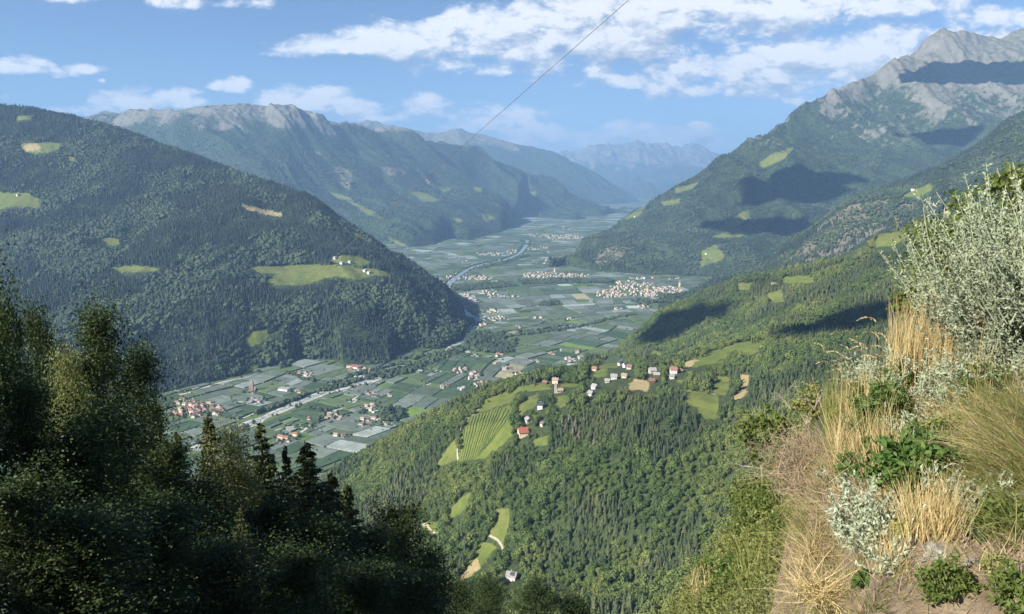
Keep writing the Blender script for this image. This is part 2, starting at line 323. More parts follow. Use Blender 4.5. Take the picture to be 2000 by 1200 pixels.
# land cover polygons, traced on the photograph and dropped on each mass
MEADOW = {
 'farm_hillside': [[(911,816),(951,783),(992,766),(999,770),(1010,757),(1058,748),(1076,746),(1076,759),(1054,765),(1019,765),(1003,774),(999,785),(970,796),(924,809)],
  [(1092,756),(1098,750),(1153,743),(1149,750),(1111,758)],
  [(1324,716),(1356,698),(1392,685),(1437,669),(1496,663),(1493,676),(1478,690),(1460,694),(1437,684),(1417,696),(1392,712),(1370,716),(1338,721)],
  [(1338,762),(1374,764),(1401,773),(1405,798),(1396,818),(1374,815),(1361,798),(1345,791)],
  [(1392,737),(1423,737),(1426,762),(1419,773),(1399,771),(1385,762)],[(1322,741),(1338,741),(1336,752),(1324,748)],
  [(1414,807),(1435,809),(1433,815),(1421,816)],[(968,994),(996,994),(992,1025),(985,1070),(971,1060),(950,1046),(968,1022)],
  [(943,1056),(971,1067),(957,1088),(932,1120),(897,1140),(894,1126),(922,1095)],[(824,1025),(855,1018),(862,1039),(845,1053),(831,1039)],
  [(876,997),(897,976),(922,962),(915,980),(897,1004),(876,1018)],[(852,909),(873,874),(894,853),(894,899),(866,906)],
  [(894,902),(908,818),(995,790),(1004,815),(1000,850),(950,895)],[(1005,800),(1020,780),(1052,768),(1052,790),(1020,812)],
  [(1040,860),(1075,850),(1070,870),(1045,872)],[(1085,776),(1110,772),(1108,792),(1092,800)],
  [(1171,712),(1203,703),(1225,707),(1208,718),(1194,721),(1171,721)],[(1165,722),(1190,720),(1185,735),(1160,738)]],
 'wooded_hillside': [[(1703,482),(1716,455),(1788,441),(1793,455),(1739,482)],[(1527,540),(1595,538),(1590,552),(1532,554)],[(1496,576),(1523,563),(1532,590),(1505,590)],
  [(1271,683),(1297,690),(1290,700),(1271,698)],[(1316,689),(1349,683),(1352,694),(1338,698)],[(1440,552),(1470,552),(1462,566),(1440,566)]],
 'right_spur': [[(1761,383),(1820,356),(1820,374),(1793,387)],[(1497,480),(1516,473),(1512,486),(1500,488)]],
 'right_mountain': [[(1365,522),(1370,491),(1397,477),(1415,500),(1410,509)],[(1388,464),(1442,446),(1469,455),(1442,464)],[(1482,320),(1505,302),(1550,288),(1532,311),(1491,329)],
  [(1316,369),(1365,356),(1352,369),(1320,378)],[(1217,428),(1266,396),(1248,423)],[(1400,455),(1420,430),(1460,410),(1465,425),(1430,448)],[(1290,395),(1330,388),(1326,398),(1296,402)],[(1335,545),(1352,540),(1355,560),(1342,566)]],
 'left_mountain': [[(487,522),(560,518),(650,516),(680,520),(764,530),(762,541),(728,537),(703,547),(650,541),(615,551),(590,557),(520,559),(515,548),(545,536),(500,530)],
  [(645,510),(670,497),(700,500),(725,512),(700,521)],[(0,375),(50,378),(80,388),(78,408),(50,403),(20,406),(-10,410),(-10,375)],[(40,280),(120,278),(110,295),(70,301),(45,293)],
  [(477,663),(502,645),(530,645),(519,667),(488,678)],[(470,734),(491,712),(509,712),(495,723)],[(680,448),(700,455),(720,470),(712,474)],[(200,466),(230,464),(234,478),(206,480)],[(215,522),(290,518),(318,530),(240,533)],[(132,307),(148,307),(146,315),(134,315)],[(30,228),(62,224),(60,233),(32,236)]],
 'middle_left_mountain': [[(852,361),(883,370),(866,376)],[(800,375),(827,375),(859,391),(845,395),(820,389)],[(1023,375),(1051,375),(1034,386)],[(939,417),(967,424),(950,434)],[(677,392),(705,401),(736,417),(722,421)],[(754,461),(796,480),(785,485)],
  [(476,338),(525,352),(560,366),(525,362)],[(925,366),(945,364),(940,374),(926,373)],[(790,495),(800,485),(808,510),(800,520)],[(720,415),(752,424),(745,428)],[(640,375),(680,385),(690,392),(660,388)],[(880,424),(905,430),(895,434)]],
 'far_left_mountain': [[(1130,388),(1140,386),(1138,393)]]}
TAN = {'farm_hillside': [[(1324,718),(1352,700),(1368,703),(1345,716)],[(1444,730),(1464,734),(1462,766),(1435,786),(1430,777),(1446,762)],[(1226,755),(1241,741),(1270,746),(1266,766),(1248,761),(1230,762)],[(897,1140),(894,1126),(932,1092),(940,1112),(905,1135)],[(815,1030),(830,1022),(838,1028),(820,1036)]],
 'left_mountain': [[(40,284),(75,280),(80,294),(50,296)],[(470,398),(500,404),(528,412),(552,418),(548,424),(520,420),(500,414),(470,404)]],
 'right_spur': [], 'right_mountain_': [[(1372,505),(1400,485),(1412,500),(1390,512)]]}
# stony, thinly wooded patches
BARE = {'right_spur': [[(1560,490),(1600,440),(1662,400),(1740,385),(1790,395),(1780,430),(1700,460),(1640,500),(1560,530),(1500,535)]],
 'left_mountain': [[(345,380),(360,385),(375,420),(352,412)],[(550,415),(552,425),(535,420)]],
 'middle_left_mountain': [[(655,325),(690,330),(682,372),(650,352)],[(740,325),(795,330),(790,345),(750,342)],[(860,322),(872,322),(868,334)]],
 'right_mountain': [[(1170,490),(1250,460),(1230,500),(1160,520)]]}
def cover(m, X, Y, Z):
    px, py = to_pix(X, Y, Z)
    s_ = 2.5 if Y.min() < 3000 else 1.0; j = (fbm(X/22., Y/22., 3)*3.0+fbm(X/6., Y/6., 2)*2.)*s_*.6; k = (fbm(X/22.+9, Y/22., 3)*3.0+fbm(X/6.+7, Y/6., 2)*2.)*s_*.4; px = px+j; py = py+k
    g = lambda D: np.any([in_poly(px, py, p) for p in D.get(m.name, [])] or [np.zeros(px.shape, bool)], axis=0)
    me, ta, ba = g(MEADOW).astype(float), g(TAN).astype(float), g(BARE).astype(float)
    return me, ta, ba
def streaks(m, X, Y, Z):
    """pale scree lying in the gullies"""
    if m.name == 'right_mountain': return sstep(-gF2(X, Y), -.02, .30)*sstep(Z+fbm(X/300., Y/300., 3)*260, 620, 1300)*.8*sstep(fbm(X/60., Y/60., 3), -.35, .1)
    if m.name == 'middle_left_mountain': return sstep(-gC2(X, Y), -.10, .25)*sstep(Z+fbm(X/400., Y/400., 4)*1300, 650, 1250)*.9
    if m.name in ('far_mountain_range', 'far_left_mountain'): return sstep(-gE2(X, Y), -.1, .3)*sstep(Z, 1000, 1500)
    return np.zeros(X.shape)
def rockmask(m, X, Y, Z, slope):
    n = fbm(X/420., Y/420., 5)*170
    if m.name == 'middle_left_mountain': r = sstep(Z+n*1.5, 1150, 1500)
    elif m.name == 'right_mountain': r = np.clip(sstep(Z+n*2.2, 950, 1750)*.9+.42*sstep(Z+n, 420, 1100)*sstep(fbm(X/38., Y/38., 4)+.8*fbm(X/260., Y/260., 3), .0, .45), 0, 1)
    elif m.name == 'far_left_mountain': r = sstep(Z+n*2, 1250, 1550)
    elif m.name == 'far_mountain_range': r = sstep(Z+n*2.5, 850, 1250)
    else: r = np.zeros(Z.shape)
    return r
# ------------------------------------------------------------------ materials of the land
def new_mat(name, rough=0.9):
    m = bpy.data.materials.new(name); m.use_nodes = True; t = NT(m.node_tree)
    b = m.node_tree.nodes['Principled BSDF']; b.inputs['Roughness'].default_value = rough
    b.inputs['Specular IOR Level'].default_value = 0.2
    return m, t, b
def terrain_material():
    m, t, b = new_mat('mountain_ground', 0.95)
    geo = t.node('ShaderNodeNewGeometry'); P = geo.outputs['Position']
    at_ = t.node('ShaderNodeAttribute', attribute_name='cover'); cs = t.node('ShaderNodeSeparateColor'); t.link(at_.outputs['Color'], cs.inputs[0])
    alp = t.node('ShaderNodeAttribute', attribute_name='alpine').outputs['Fac']
    tree = t.node('ShaderNodeAttribute', attribute_name='wood').outputs['Fac']
    n_s, n_m, n_l = t.noise(P, 0.12, 5, .6), t.noise(P, 0.02, 5, .6), t.noise(P, 0.004, 4)
    floor = t.mix(t.smooth(t.noise(P, .22, 7, .75), .3, .7), (0.016, 0.028, 0.010), (0.060, 0.080, 0.030))
    # woods too far off to stand as single trees
    wood = t.mix(t.smooth(t.noise(P, 0.035, 6, .75), .42, .62), (0.012, 0.026, 0.014), (0.045, 0.072, 0.030))
    floor = t.mix(tree, floor, wood)
    mow = t.smooth(t.noise(P, .045, 7, .75), .35, .68)
    grass = t.mix(n_s, (0.078, 0.108, 0.020), (0.155, 0.175, 0.036)); grass = t.mix(t.smooth(n_l, .35, .7), grass, (0.145, 0.148, 0.045)); grass = t.mix(t.math('MULTIPLY', mow, .7), grass, (0.05, 0.088, 0.020))
    tan = t.mix(n_s, (0.22, 0.185, 0.085), (0.36, 0.29, 0.155))
    stone = t.mix(n_s, (0.060, 0.068, 0.040), (0.19, 0.165, 0.13))
    rock = t.mix(t.smooth(n_s, .3, .7), (0.080, 0.075, 0.062), (0.215, 0.203, 0.170)); rock = t.mix(t.smooth(n_m, .42, .60), rock, (0.075, 0.086, 0.045))
    nsep = t.node('ShaderNodeSeparateXYZ'); t.link(geo.outputs['Normal'], nsep.inputs[0])
    steep = t.smooth(nsep.outputs[2], .86, .62)
    rock = t.mix(t.math('MULTIPLY', steep, .75), rock, t.mix(n_s, (0.085, 0.081, 0.072), (0.215, 0.205, 0.18)))
    c = t.mix(t.smooth(t.math('ADD', alp, t.math('MULTIPLY', t.math('SUBTRACT', n_m, .5), 1.0)), .3, .7), floor, rock)
    c = t.mix(t.smooth(t.math('ADD', cs.outputs[2], t.math('MULTIPLY', t.math('SUBTRACT', t.noise(P, .014, 7, .75), .5), 3.6)), .62, 1.05), c, stone)
    scr = t.node('ShaderNodeAttribute', attribute_name='scree').outputs['Fac']
    c = t.mix(t.smooth(t.math('ADD', scr, t.math('MULTIPLY', t.math('SUBTRACT', n_s, .5), .9)), .35, 1.0), c, t.mix(n_s, (0.11, 0.112, 0.088), (0.25, 0.245, 0.205)))
    c = t.mix(cs.outputs[0], c, grass); c = t.mix(cs.outputs[1], c, tan)
    t.link(c, b.inputs['Base Color'])
    bp = t.node('ShaderNodeBump'); bp.inputs['Distance'].default_value = 9.0; bp.inputs['Strength'].default_value = 0.9
    t.link(t.math('MULTIPLY', t.noise(P, 0.03, 8, .72), t.math('MAXIMUM', alp, t.math('MAXIMUM', tree, .12))), bp.inputs['Height']); t.link(bp.outputs[0], b.inputs['Normal'])
    return m
M_TERR = terrain_material()
def grid_faces(r, c):
    i = np.arange((r-1)*(c-1)); y, x = i//(c-1), i % (c-1); a = y*c+x
    return np.stack([a, a+1, a+c+1, a+c], 1)
for m in MASSES:
    X, Y = m.grid(); Z = m.height(X, Y); m.t = None
    cell = grid_faces(*X.shape)
    gx, gy = np.gradient(Z, axis=1)/np.maximum(np.gradient(X, axis=1), .1), np.gradient(Z, axis=0)/np.maximum(np.gradient(Y, axis=0), .1)
    slope = np.hypot(gx, gy)
    me_, ta_, ba_ = cover(m, X, Y, Z); al = rockmask(m, X, Y, Z, slope)
    me = np_mesh(m.name, np.stack([X, Y, Z], -1).reshape(-1, 3), cell, [M_TERR], True)
    col = np.stack([me_, ta_, ba_, np.ones_like(me_)], -1).reshape(-1, 4).astype(np.float32)
    at_ = me.attributes.new('cover', 'FLOAT_COLOR', 'POINT'); at_.data.foreach_set('color', col.ravel())
    at_ = me.attributes.new('alpine', 'FLOAT', 'POINT'); at_.data.foreach_set('value', al.ravel().astype(np.float32))
    at_ = me.attributes.new('scree', 'FLOAT', 'POINT'); at_.data.foreach_set('value', streaks(m, X, Y, Z).ravel().astype(np.float32))
    wv = 1.0 if m.name in ('far_left_mountain', 'far_mountain_range') else (0.0 if m.name in ('farm_hillside', 'wooded_hillside') else 0.75)
    at_ = me.attributes.new('wood', 'FLOAT', 'POINT'); at_.data.foreach_set('value', np.full(al.size, wv, np.float32))
    tag(link(m.name, me), kind='structure')
# valley floor
mv, t, b = new_mat('valley_ground'); geo = t.node('ShaderNodeNewGeometry'); P = geo.outputs['Position']
t.link(t.mix(t.noise(P, .02, 5, .6), (0.05, 0.085, 0.035), (0.13, 0.17, 0.07)), b.inputs['Base Color'])
xs = np.linspace(-40000, 40000, 81); ys = np.concatenate([np.linspace(-9000, 9000, 61), np.linspace(9800, 42000, 40)])
GX, GY = np.meshgrid(xs, ys)
tag(link('valley_floor', np_mesh('valley_floor', np.stack([GX, GY, np.zeros_like(GX)], -1).reshape(-1, 3), grid_faces(*GX.shape), [mv])), kind='structure')

# ------------------------------------------------------------------ what can be seen over what (from the camera and from a step aside)
VA = np.arange(-0.80, 0.80, 0.002); VY = np.geomspace(380, 16500, 900)
Yg_, Ag_ = np.meshgrid(VY, VA, indexing='ij'); ZP = height_all(Ag_*Yg_, Yg_)
VM = np.maximum.accumulate((np.maximum(ZP, 0)-EYE)/Yg_, axis=0)
LY0, LYS = math.log(VY[0]), math.log(VY[1]/VY[0])
def hq(X, Y):
    """quick look-up of the land height"""
    X, Y = np.asarray(X, float), np.maximum(np.asarray(Y, float), 381); i = np.clip(((X/Y+0.80)/0.002).round().astype(int), 0, len(VA)-1)
    return ZP[np.clip(((np.log(Y)-LY0)/LYS).round().astype(int), 0, len(VY)-1), i]
def visible(X, Y, Z, h, slack=0.0012):
    a = X/Y; i = np.clip(((a+0.80)/0.002).round().astype(int), 0, len(VA)-1)
    k = np.clip(np.searchsorted(VY, Y*0.985)-1, 0, len(VY)-1)
    return (Z+h-EYE)/Y > VM[k, i]-slack
def in_frame(X, Y, Z, m=60):
    px, py = to_pix(X, Y, Z); return (px > -m) & (px < 2000+m) & (py > -m) & (py < 1200+m+60)
def foliage_mat(name, c1, c2, c3, scale_loc=0.006, leaf=False, var=0.5):
    m, t, b = new_mat(name, 0.8)
    oi = t.node('ShaderNodeObjectInfo'); r = oi.outputs['Random']
    big = t.noise(oi.outputs['Location'], scale_loc, 3, .6)
    k = t.math('ADD', t.math('MULTIPLY', t.math('SUBTRACT', r, .5), var*1.3), t.math('MULTIPLY_ADD', big, 2.4, -.7), clamp=True)
    col = t.ramp(k, [(0.0, c1), (0.5, c2), (1.0, c3)])
    geo = t.node('ShaderNodeNewGeometry'); n = t.noise(geo.outputs['Position'], 0.9 if not leaf else 6.0, 3, .6)
    col = t.mix(t.smooth(n, .3, .7), t.vmath('MULTIPLY', col, (.62, .64, .66)), t.vmath('MULTIPLY', col, (1.3, 1.28, 1.15)))
    t.link(col, b.inputs['Base Color']); return m
M_CON = foliage_mat('conifer_needles', (0.030, 0.048, 0.024), (0.056, 0.076, 0.036), (0.105, 0.118, 0.052))
M_BRO = foliage_mat('broadleaf_leaves', (0.048, 0.082, 0.027), (0.088, 0.126, 0.038), (0.150, 0.178, 0.052))
M_CONF = foliage_mat('far_conifer_needles', (0.016, 0.027, 0.023), (0.027, 0.042, 0.034), (0.046, 0.062, 0.042))  # distant foliage copies, coloured darker and bluer so the haze reads stronger
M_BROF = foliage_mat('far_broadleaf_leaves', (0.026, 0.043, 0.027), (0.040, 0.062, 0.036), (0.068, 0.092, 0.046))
M_DEAD = foliage_mat('dead_wood', (0.13, 0.11, 0.09), (0.17, 0.145, 0.12), (0.20, 0.17, 0.14))
M_BARK = foliage_mat('bark', (0.05, 0.038, 0.028), (0.075, 0.058, 0.042), (0.11, 0.09, 0.07), leaf=True)
# ------------------------------------------------------------------ valley: river, roads, fields
def ray_hit(px, py, only=None):
    d = pix_dir(px, py); Y = np.geomspace(300, 17000, 6000); t = Y/d[1]; X, Z = d[0]*t, EYE+d[2]*t
    g = np.maximum(height_all(X, Y, only), 0); k = np.argmax(Z <= g)
    return X[k], Y[k], g[k]
def strip(name, pts, w, z, mat, wob=0.0):
    P = np.array([on_ground(x, y)[:2] for x, y in pts]); Q = [P[0]]
    for i in range(len(P)-1):
        p0, p1, p2, p3 = P[max(i-1, 0)], P[i], P[i+1], P[min(i+2, len(P)-1)]; n = max(4, int(np.linalg.norm(p2-p1)/25))
        for j in range(1, n+1):
            t = j/n; Q.append(.5*((2*p1)+(-p0+p2)*t+(2*p0-5*p1+4*p2-p3)*t*t+(-p0+3*p1-3*p2+p3)*t**3))
    Q = np.array(Q); d = np.gradient(Q, axis=0); d /= np.linalg.norm(d, axis=1)[:, None]+1e-9; nr = np.stack([-d[:, 1], d[:, 0]], 1)
    ww = w*(1+wob*np.array([vn(np.array([i*.37]), np.array([w]))[0] for i in range(len(Q))]))[:, None]/2
    V = np.concatenate([Q+nr*ww, Q-nr*ww]); n = len(Q)
    V = np.concatenate([V, np.full((len(V), 1), z)], 1); i = np.arange(n-1)
    o = link(name, np_mesh(name, V, np.stack([i, i+1, i+1+n, i+n], 1)[:, ::-1], [mat])); tag(o, kind='structure'); return o, Q
def noise_mat(name, stops, scale, rough=.9, detail=6):
    m, t, b = new_mat(name, rough); geo = t.node('ShaderNodeNewGeometry')
    t.link(t.ramp(t.noise(geo.outputs['Position'], scale, detail, .65), stops), b.inputs['Base Color']); return m
M_WATER = noise_mat('river_water', [(.35, (.13, .19, .22)), (.6, (.20, .27, .30))], .05, .35)
M_RAPID = noise_mat('river_rapids', [(.38, (.12, .15, .15)), (.52, (.26, .29, .28)), (.66, (.52, .54, .53))], .09, .6)
M_ROAD = noise_mat('road_surface', [(.3, (.34, .34, .32)), (.7, (.46, .45, .42))], .05)
M_GRAV = noise_mat('gravel', [(.3, (.30, .30, .26)), (.7, (.52, .50, .45))], .08)
M_TRACK = noise_mat('gravel_track', [(.3, (.24, .22, .17)), (.7, (.38, .34, .28))], .2)
RIV_UP = [(1030,470),(1026,482),(1012,497),(985,508),(950,515),(925,522),(905,533),(884,549),(870,562),(866,572),(874,584),(892,598),(908,611),(924,620),(934,624),(922,634),(914,647),(904,660),(896,669)]
RIV_DN = [(896,669),(872,686),(838,706),(790,726),(730,742),(690,752),(650,762),(600,780),(560,797),(520,814),(480,832),(440,850),(380,880)]
_, Q1 = strip('river_gravel_bank', RIV_UP[6:], 60, 0.10, M_GRAV, .5)
_, Q1 = strip('river', RIV_UP, 36, 0.2, M_WATER, .35)
_, Q2 = strip('river_gravel_bank', RIV_DN, 34, 0.12, M_GRAV, .5)
_, Q2 = strip('river_rapids', RIV_DN, 20, 0.22, M_RAPID, .4)
ROADS = [([(895,531),(876,545),(860,560),(861,574),(874,590),(890,603),(905,614),(925,624)], 12), ([(286,787),(320,779),(380,764),(430,748),(478,738)], 11),
 ([(586,846),(617,824),(656,800),(694,778),(705,768),(712,764)], 9), ([(631,813),(660,801),(687,789),(700,775)], 7), ([(817,756),(845,748),(858,734),(862,722)], 7),
 ([(700,797),(708,808),(722,814),(747,824),(754,832)], 7), ([(537,841),(565,834),(590,836)], 6), ([(436,770),(443,778),(462,784),(475,786)], 7), ([(955,582),(970,568),(982,556),(1000,549),(1020,545)], 10),
 ([(940,633),(939,624),(952,614),(940,606),(925,603)], 9), ([(1078,470),(1071,484),(1070,500),(1062,516)], 16), ([(1161,430),(1120,455),(1090,470)], 14), ([(913,665),(905,680),(920,690),(930,695)], 8),
 ([(909,683),(912,690),(923,695),(935,697)], 8), ([(1095,665),(1097,675),(1095,688),(1104,698),(1115,700)], 6), ([(975,700),(985,705),(978,714),(972,724)], 6), ([(470,690),(520,686),(600,698),(640,697)], 7),
 ([(1150,560),(1180,551),(1250,543),(1340,536)], 9), ([(1012,607),(1060,596),(1075,602)], 6), ([(1110,592),(1140,600),(1160,607)], 6), ([(550,738),(577,729),(600,722)], 5), ([(640,703),(662,700),(680,709)], 6),
 ([(400,826),(440,822),(475,817),(510,800),(540,790),(575,778)], 5), ([(655,775),(672,764),(700,757)], 5), ([(730,800),(745,797),(760,806),(775,812)], 5)]
RQ = []
for i, (p, w) in enumerate(ROADS):
    RQ.append((strip('road', p, w, 0.16+0.006*(i % 5), M_ROAD)[1], w))
def near_line(x, y, Q, d): return (np.hypot(Q[:, 0]-x, Q[:, 1]-y)).min() < d
VILL = [ # px, py, rx, ry, n, description, roofs
 (1235,566,60,16,110,'of the large village','m'),(1305,578,38,17,95,'of the large village','m'),(1190,575,30,8,40,'of the large village','m'),(1322,594,20,4,18,'of the large village','m'),
 (372,806,32,10,26,'of the leftmost hamlet','r'),(396,795,22,8,12,'of the leftmost hamlet','r'),(427,803,12,9,10,'of the leftmost hamlet','r'),(362,788,22,7,9,'of the leftmost hamlet','w'),
 (492,766,6,10,4,'on the orchard knoll','s'),(497,787,14,6,6,'below the orchard knoll','w'),(597,735,16,6,8,'by the terraced field','m'),(583,767,8,3,3,'beside the white hall','w'),(688,722,12,4,4,'of the left works','r'),(712,726,20,4,9,'in the works yard of the left works','w'),
 (650,817,17,7,12,'of the straight road hamlet','m'),(604,820,4,3,2,'west of the straight road','r'),(553,863,13,6,9,'behind the spruce tops','r'),(573,850,9,5,4,'behind the spruce tops','r'),(665,855,9,5,6,'at the green orchard corner','r'),
 (722,797,9,6,5,'of the winding lane hamlet','m'),(712,830,9,9,10,'of the winding lane hamlet','m'),(738,820,10,6,8,'of the winding lane hamlet','m'),(724,773,12,4,5,'on the orchard meadow','w'),(760,774,5,3,2,'on the orchard meadow','r'),
 (900,725,14,5,11,'of the hamlet left of the spur','m'),(925,737,13,8,14,'of the hamlet left of the spur','m'),(940,752,13,6,9,'of the hamlet left of the spur','r'),(868,757,9,4,4,'at the spur wood edge','w'),(905,762,10,3,3,'at the spur wood edge','w'),
 (975,695,6,4,3,'on the net lane','r'),(985,721,8,3,4,'on the net lane','w'),(968,711,4,2,2,'on the net lane','r'),(1015,732,12,3,6,'behind the spur crest','w'),(1080,692,6,7,3,'near the small green field','r'),(1112,703,8,5,6,'near the small green field','m'),(1125,690,4,2,2,'near the small green field','r'),(1132,700,4,2,2,'near the small green field','r'),(1040,708,14,2,5,'near the small green field','w'),
 (905,588,24,13,42,'in the river bend works','i'),(950,573,16,4,9,'in the river bend works','i'),(990,580,26,1,9,'of the field row','w'),(966,609,16,3,8,'east of the river bend','w'),(972,624,17,5,15,'east of the river bend','w'),(1013,640,5,3,3,'east of the river bend','w'),(1050,622,10,2,3,'east of the river bend','w'),(1112,624,4,2,2,'east of the river bend','w'),(940,635,10,3,6,'east of the river bend','w'),
 (930,544,34,4,34,'of the long cross village','m'),(1050,539,28,6,44,'of the long cross village','m'),(1105,539,45,4,44,'of the long cross village','m'),(878,542,7,3,7,'of the long cross village','m'),
 (957,497,27,3,26,'far up the valley','m'),(1002,493,12,4,14,'far up the valley','m'),(1042,487,13,2,12,'far up the valley','w'),(1065,484,10,2,9,'far up the valley','w'),(1100,464,42,5,90,'far up the valley','m'),(1110,446,14,4,18,'far up the valley','m'),(1050,460,18,3,16,'far up the valley','w'),(908,511,6,1.5,4,'far up the valley','w'),(1178,524,10,3,6,'under the right mountain','w'),(1205,605,9,2,5,'below the large village','w'),(1256,601,12,3,9,'below the large village','w'),(1200,407,10,1.5,8,'far up the valley','w'),(1280,545,60,1.5,10,'on the road behind the large village','w'),(1010,417,14,1,6,'far up the valley','w'),(1060,418,20,2,8,'far up the valley','w')]
VC = [(*on_ground(v[0], v[1])[:2], v) for v in VILL]
def in_village(x, y, px, py, grow_=1.0):
    for _, _, v in VC:
        if ((px-v[0])/(v[2]*grow_+1.5))**2+((py-v[1])/(v[3]*grow_+1.0))**2 < 1: return True
    return False
# groves and bands of trees on the valley floor
GROVES = [[(905,668),(915,652),(945,650),(962,655),(958,668),(930,678)],[(738,806),(760,798),(790,803),(792,818),(765,826),(745,822)],[(640,694),(690,700),(760,702),(755,712),(700,712)],
 [(882,566),(900,558),(940,556),(1000,553),(1010,560),(950,566),(900,571)],[(1010,550),(1100,547),(1200,549),(1195,554),(1100,555),(1020,557)],[(1050,596),(1075,588),(1092,590),(1090,597),(1062,600)],[(1230,590),(1250,586),(1290,590),(1262,598)],
 [(960,656),(985,650),(985,672),(960,680)],[(905,672),(930,678),(985,672),(1010,665),(1000,690),(950,690),(910,682)]]
BANDS = [([(985,660),(1050,652),(1130,641),(1190,625),(1240,615)], 26, 1.), ([(740,738),(800,722),(850,703),(905,680)], 60, 1.), ([(620,768),(700,744),(760,727)], 26, .7),
 ([(500,810),(560,788),(600,772)], 18, .6), ([(940,525),(990,513),(1030,500)], 50, .9), ([(1010,650),(1060,645),(1120,636)], 14, .8), ([(480,835),(440,852),(400,870)], 50, .8), ([(610,838),(640,806),(600,800)], 10, .5),
 ([(770,700),(800,704),(850,695),(900,690)], 30, .8), ([(680,738),(745,722),(790,712)], 24, .8), ([(560,730),(600,745),(640,750),(700,745)], 10, .5), ([(890,610),(905,632),(895,655)], 40, .8)]
BQ = []
for p, w, d in BANDS:
    P = np.array([on_ground(*q)[:2] for q in p]); Q = []
    for i in range(len(P)-1):
        n = max(2, int(np.linalg.norm(P[i+1]-P[i])/8)); Q += [P[i]+(P[i+1]-P[i])*j/n for j in range(n)]
    BQ.append((np.array(Q), w, d))
# fields
PAL = [((.050,.084,.044),.25),((.085,.122,.062),.18),((.090,.117,.092),.16),((.130,.158,.138),.15),((.20,.235,.225),.09),((.32,.36,.35),.04),((.085,.135,.045),.05),((.13,.20,.05),.03),((.27,.25,.16),.02)]
pw = np.cumsum([p for _, p in PAL]); pw /= pw[-1]
FV, FF, FC, FUV = [], [], [], []
def split(x0, y0, x1, y1, amin, out):
    w, h = x1-x0, y1-y0; A = w*h
    if A < amin*rnd.uniform(.6, 2.0) or min(w, h) < 24: out.append((x0, y0, x1, y1)); return
    if w > h*rnd.uniform(.25, 1.9):
        c = x0+w*rnd.uniform(.35, .65); split(x0, y0, c, y1, amin, out); split(c, y0, x1, y1, amin, out)
    else:
        c = y0+h*rnd.uniform(.35, .65); split(x0, y0, x1, c, amin, out); split(x0, c, x1, y1, amin, out)
def warp(x, y):
    return x+34*math.sin(y/230.+math.sin(x/310.)*1.7)+12*math.sin(y/71.+x/160.), y+30*math.sin(x/260.+1.3*math.sin(y/350.))+10*math.sin(x/64.-y/140.)
ZONES = [(1250, 2700, 62, 6000), (2700, 3300, 55, 7500), (3300, 4400, 12, 8500), (4400, 6500, 24, 12000), (6500, 10500, 62, 22000), (10500, 18000, 30, 45000)]
def add_field(cs, col, h, stripe):
    """cs: four corners; a net or a row crop stands h high over the ground"""
    b0 = len(FV); 
    for x, y in cs: FV.append((x, y, h))
    for x, y in cs: FV.append((x, y, -.3))
    fs = [(0, 1, 2, 3)]+[((i+1) % 4, i, i+4, (i+1) % 4+4) for i in range(4)]
    L1 = math.hypot(cs[1][0]-cs[0][0], cs[1][1]-cs[0][1]); L2 = math.hypot(cs[2][0]-cs[1][0], cs[2][1]-cs[1][1])
    for q, f in enumerate(fs):
        FF.append([b0+i for i in f]); FC.extend([(*col, stripe)]*4)
        FUV.extend([(0, 0), (L1, 0), (L1, L2), (0, L2)] if L1 < L2 else [(0, 0), (0, L1), (L2, L1), (L2, 0)])
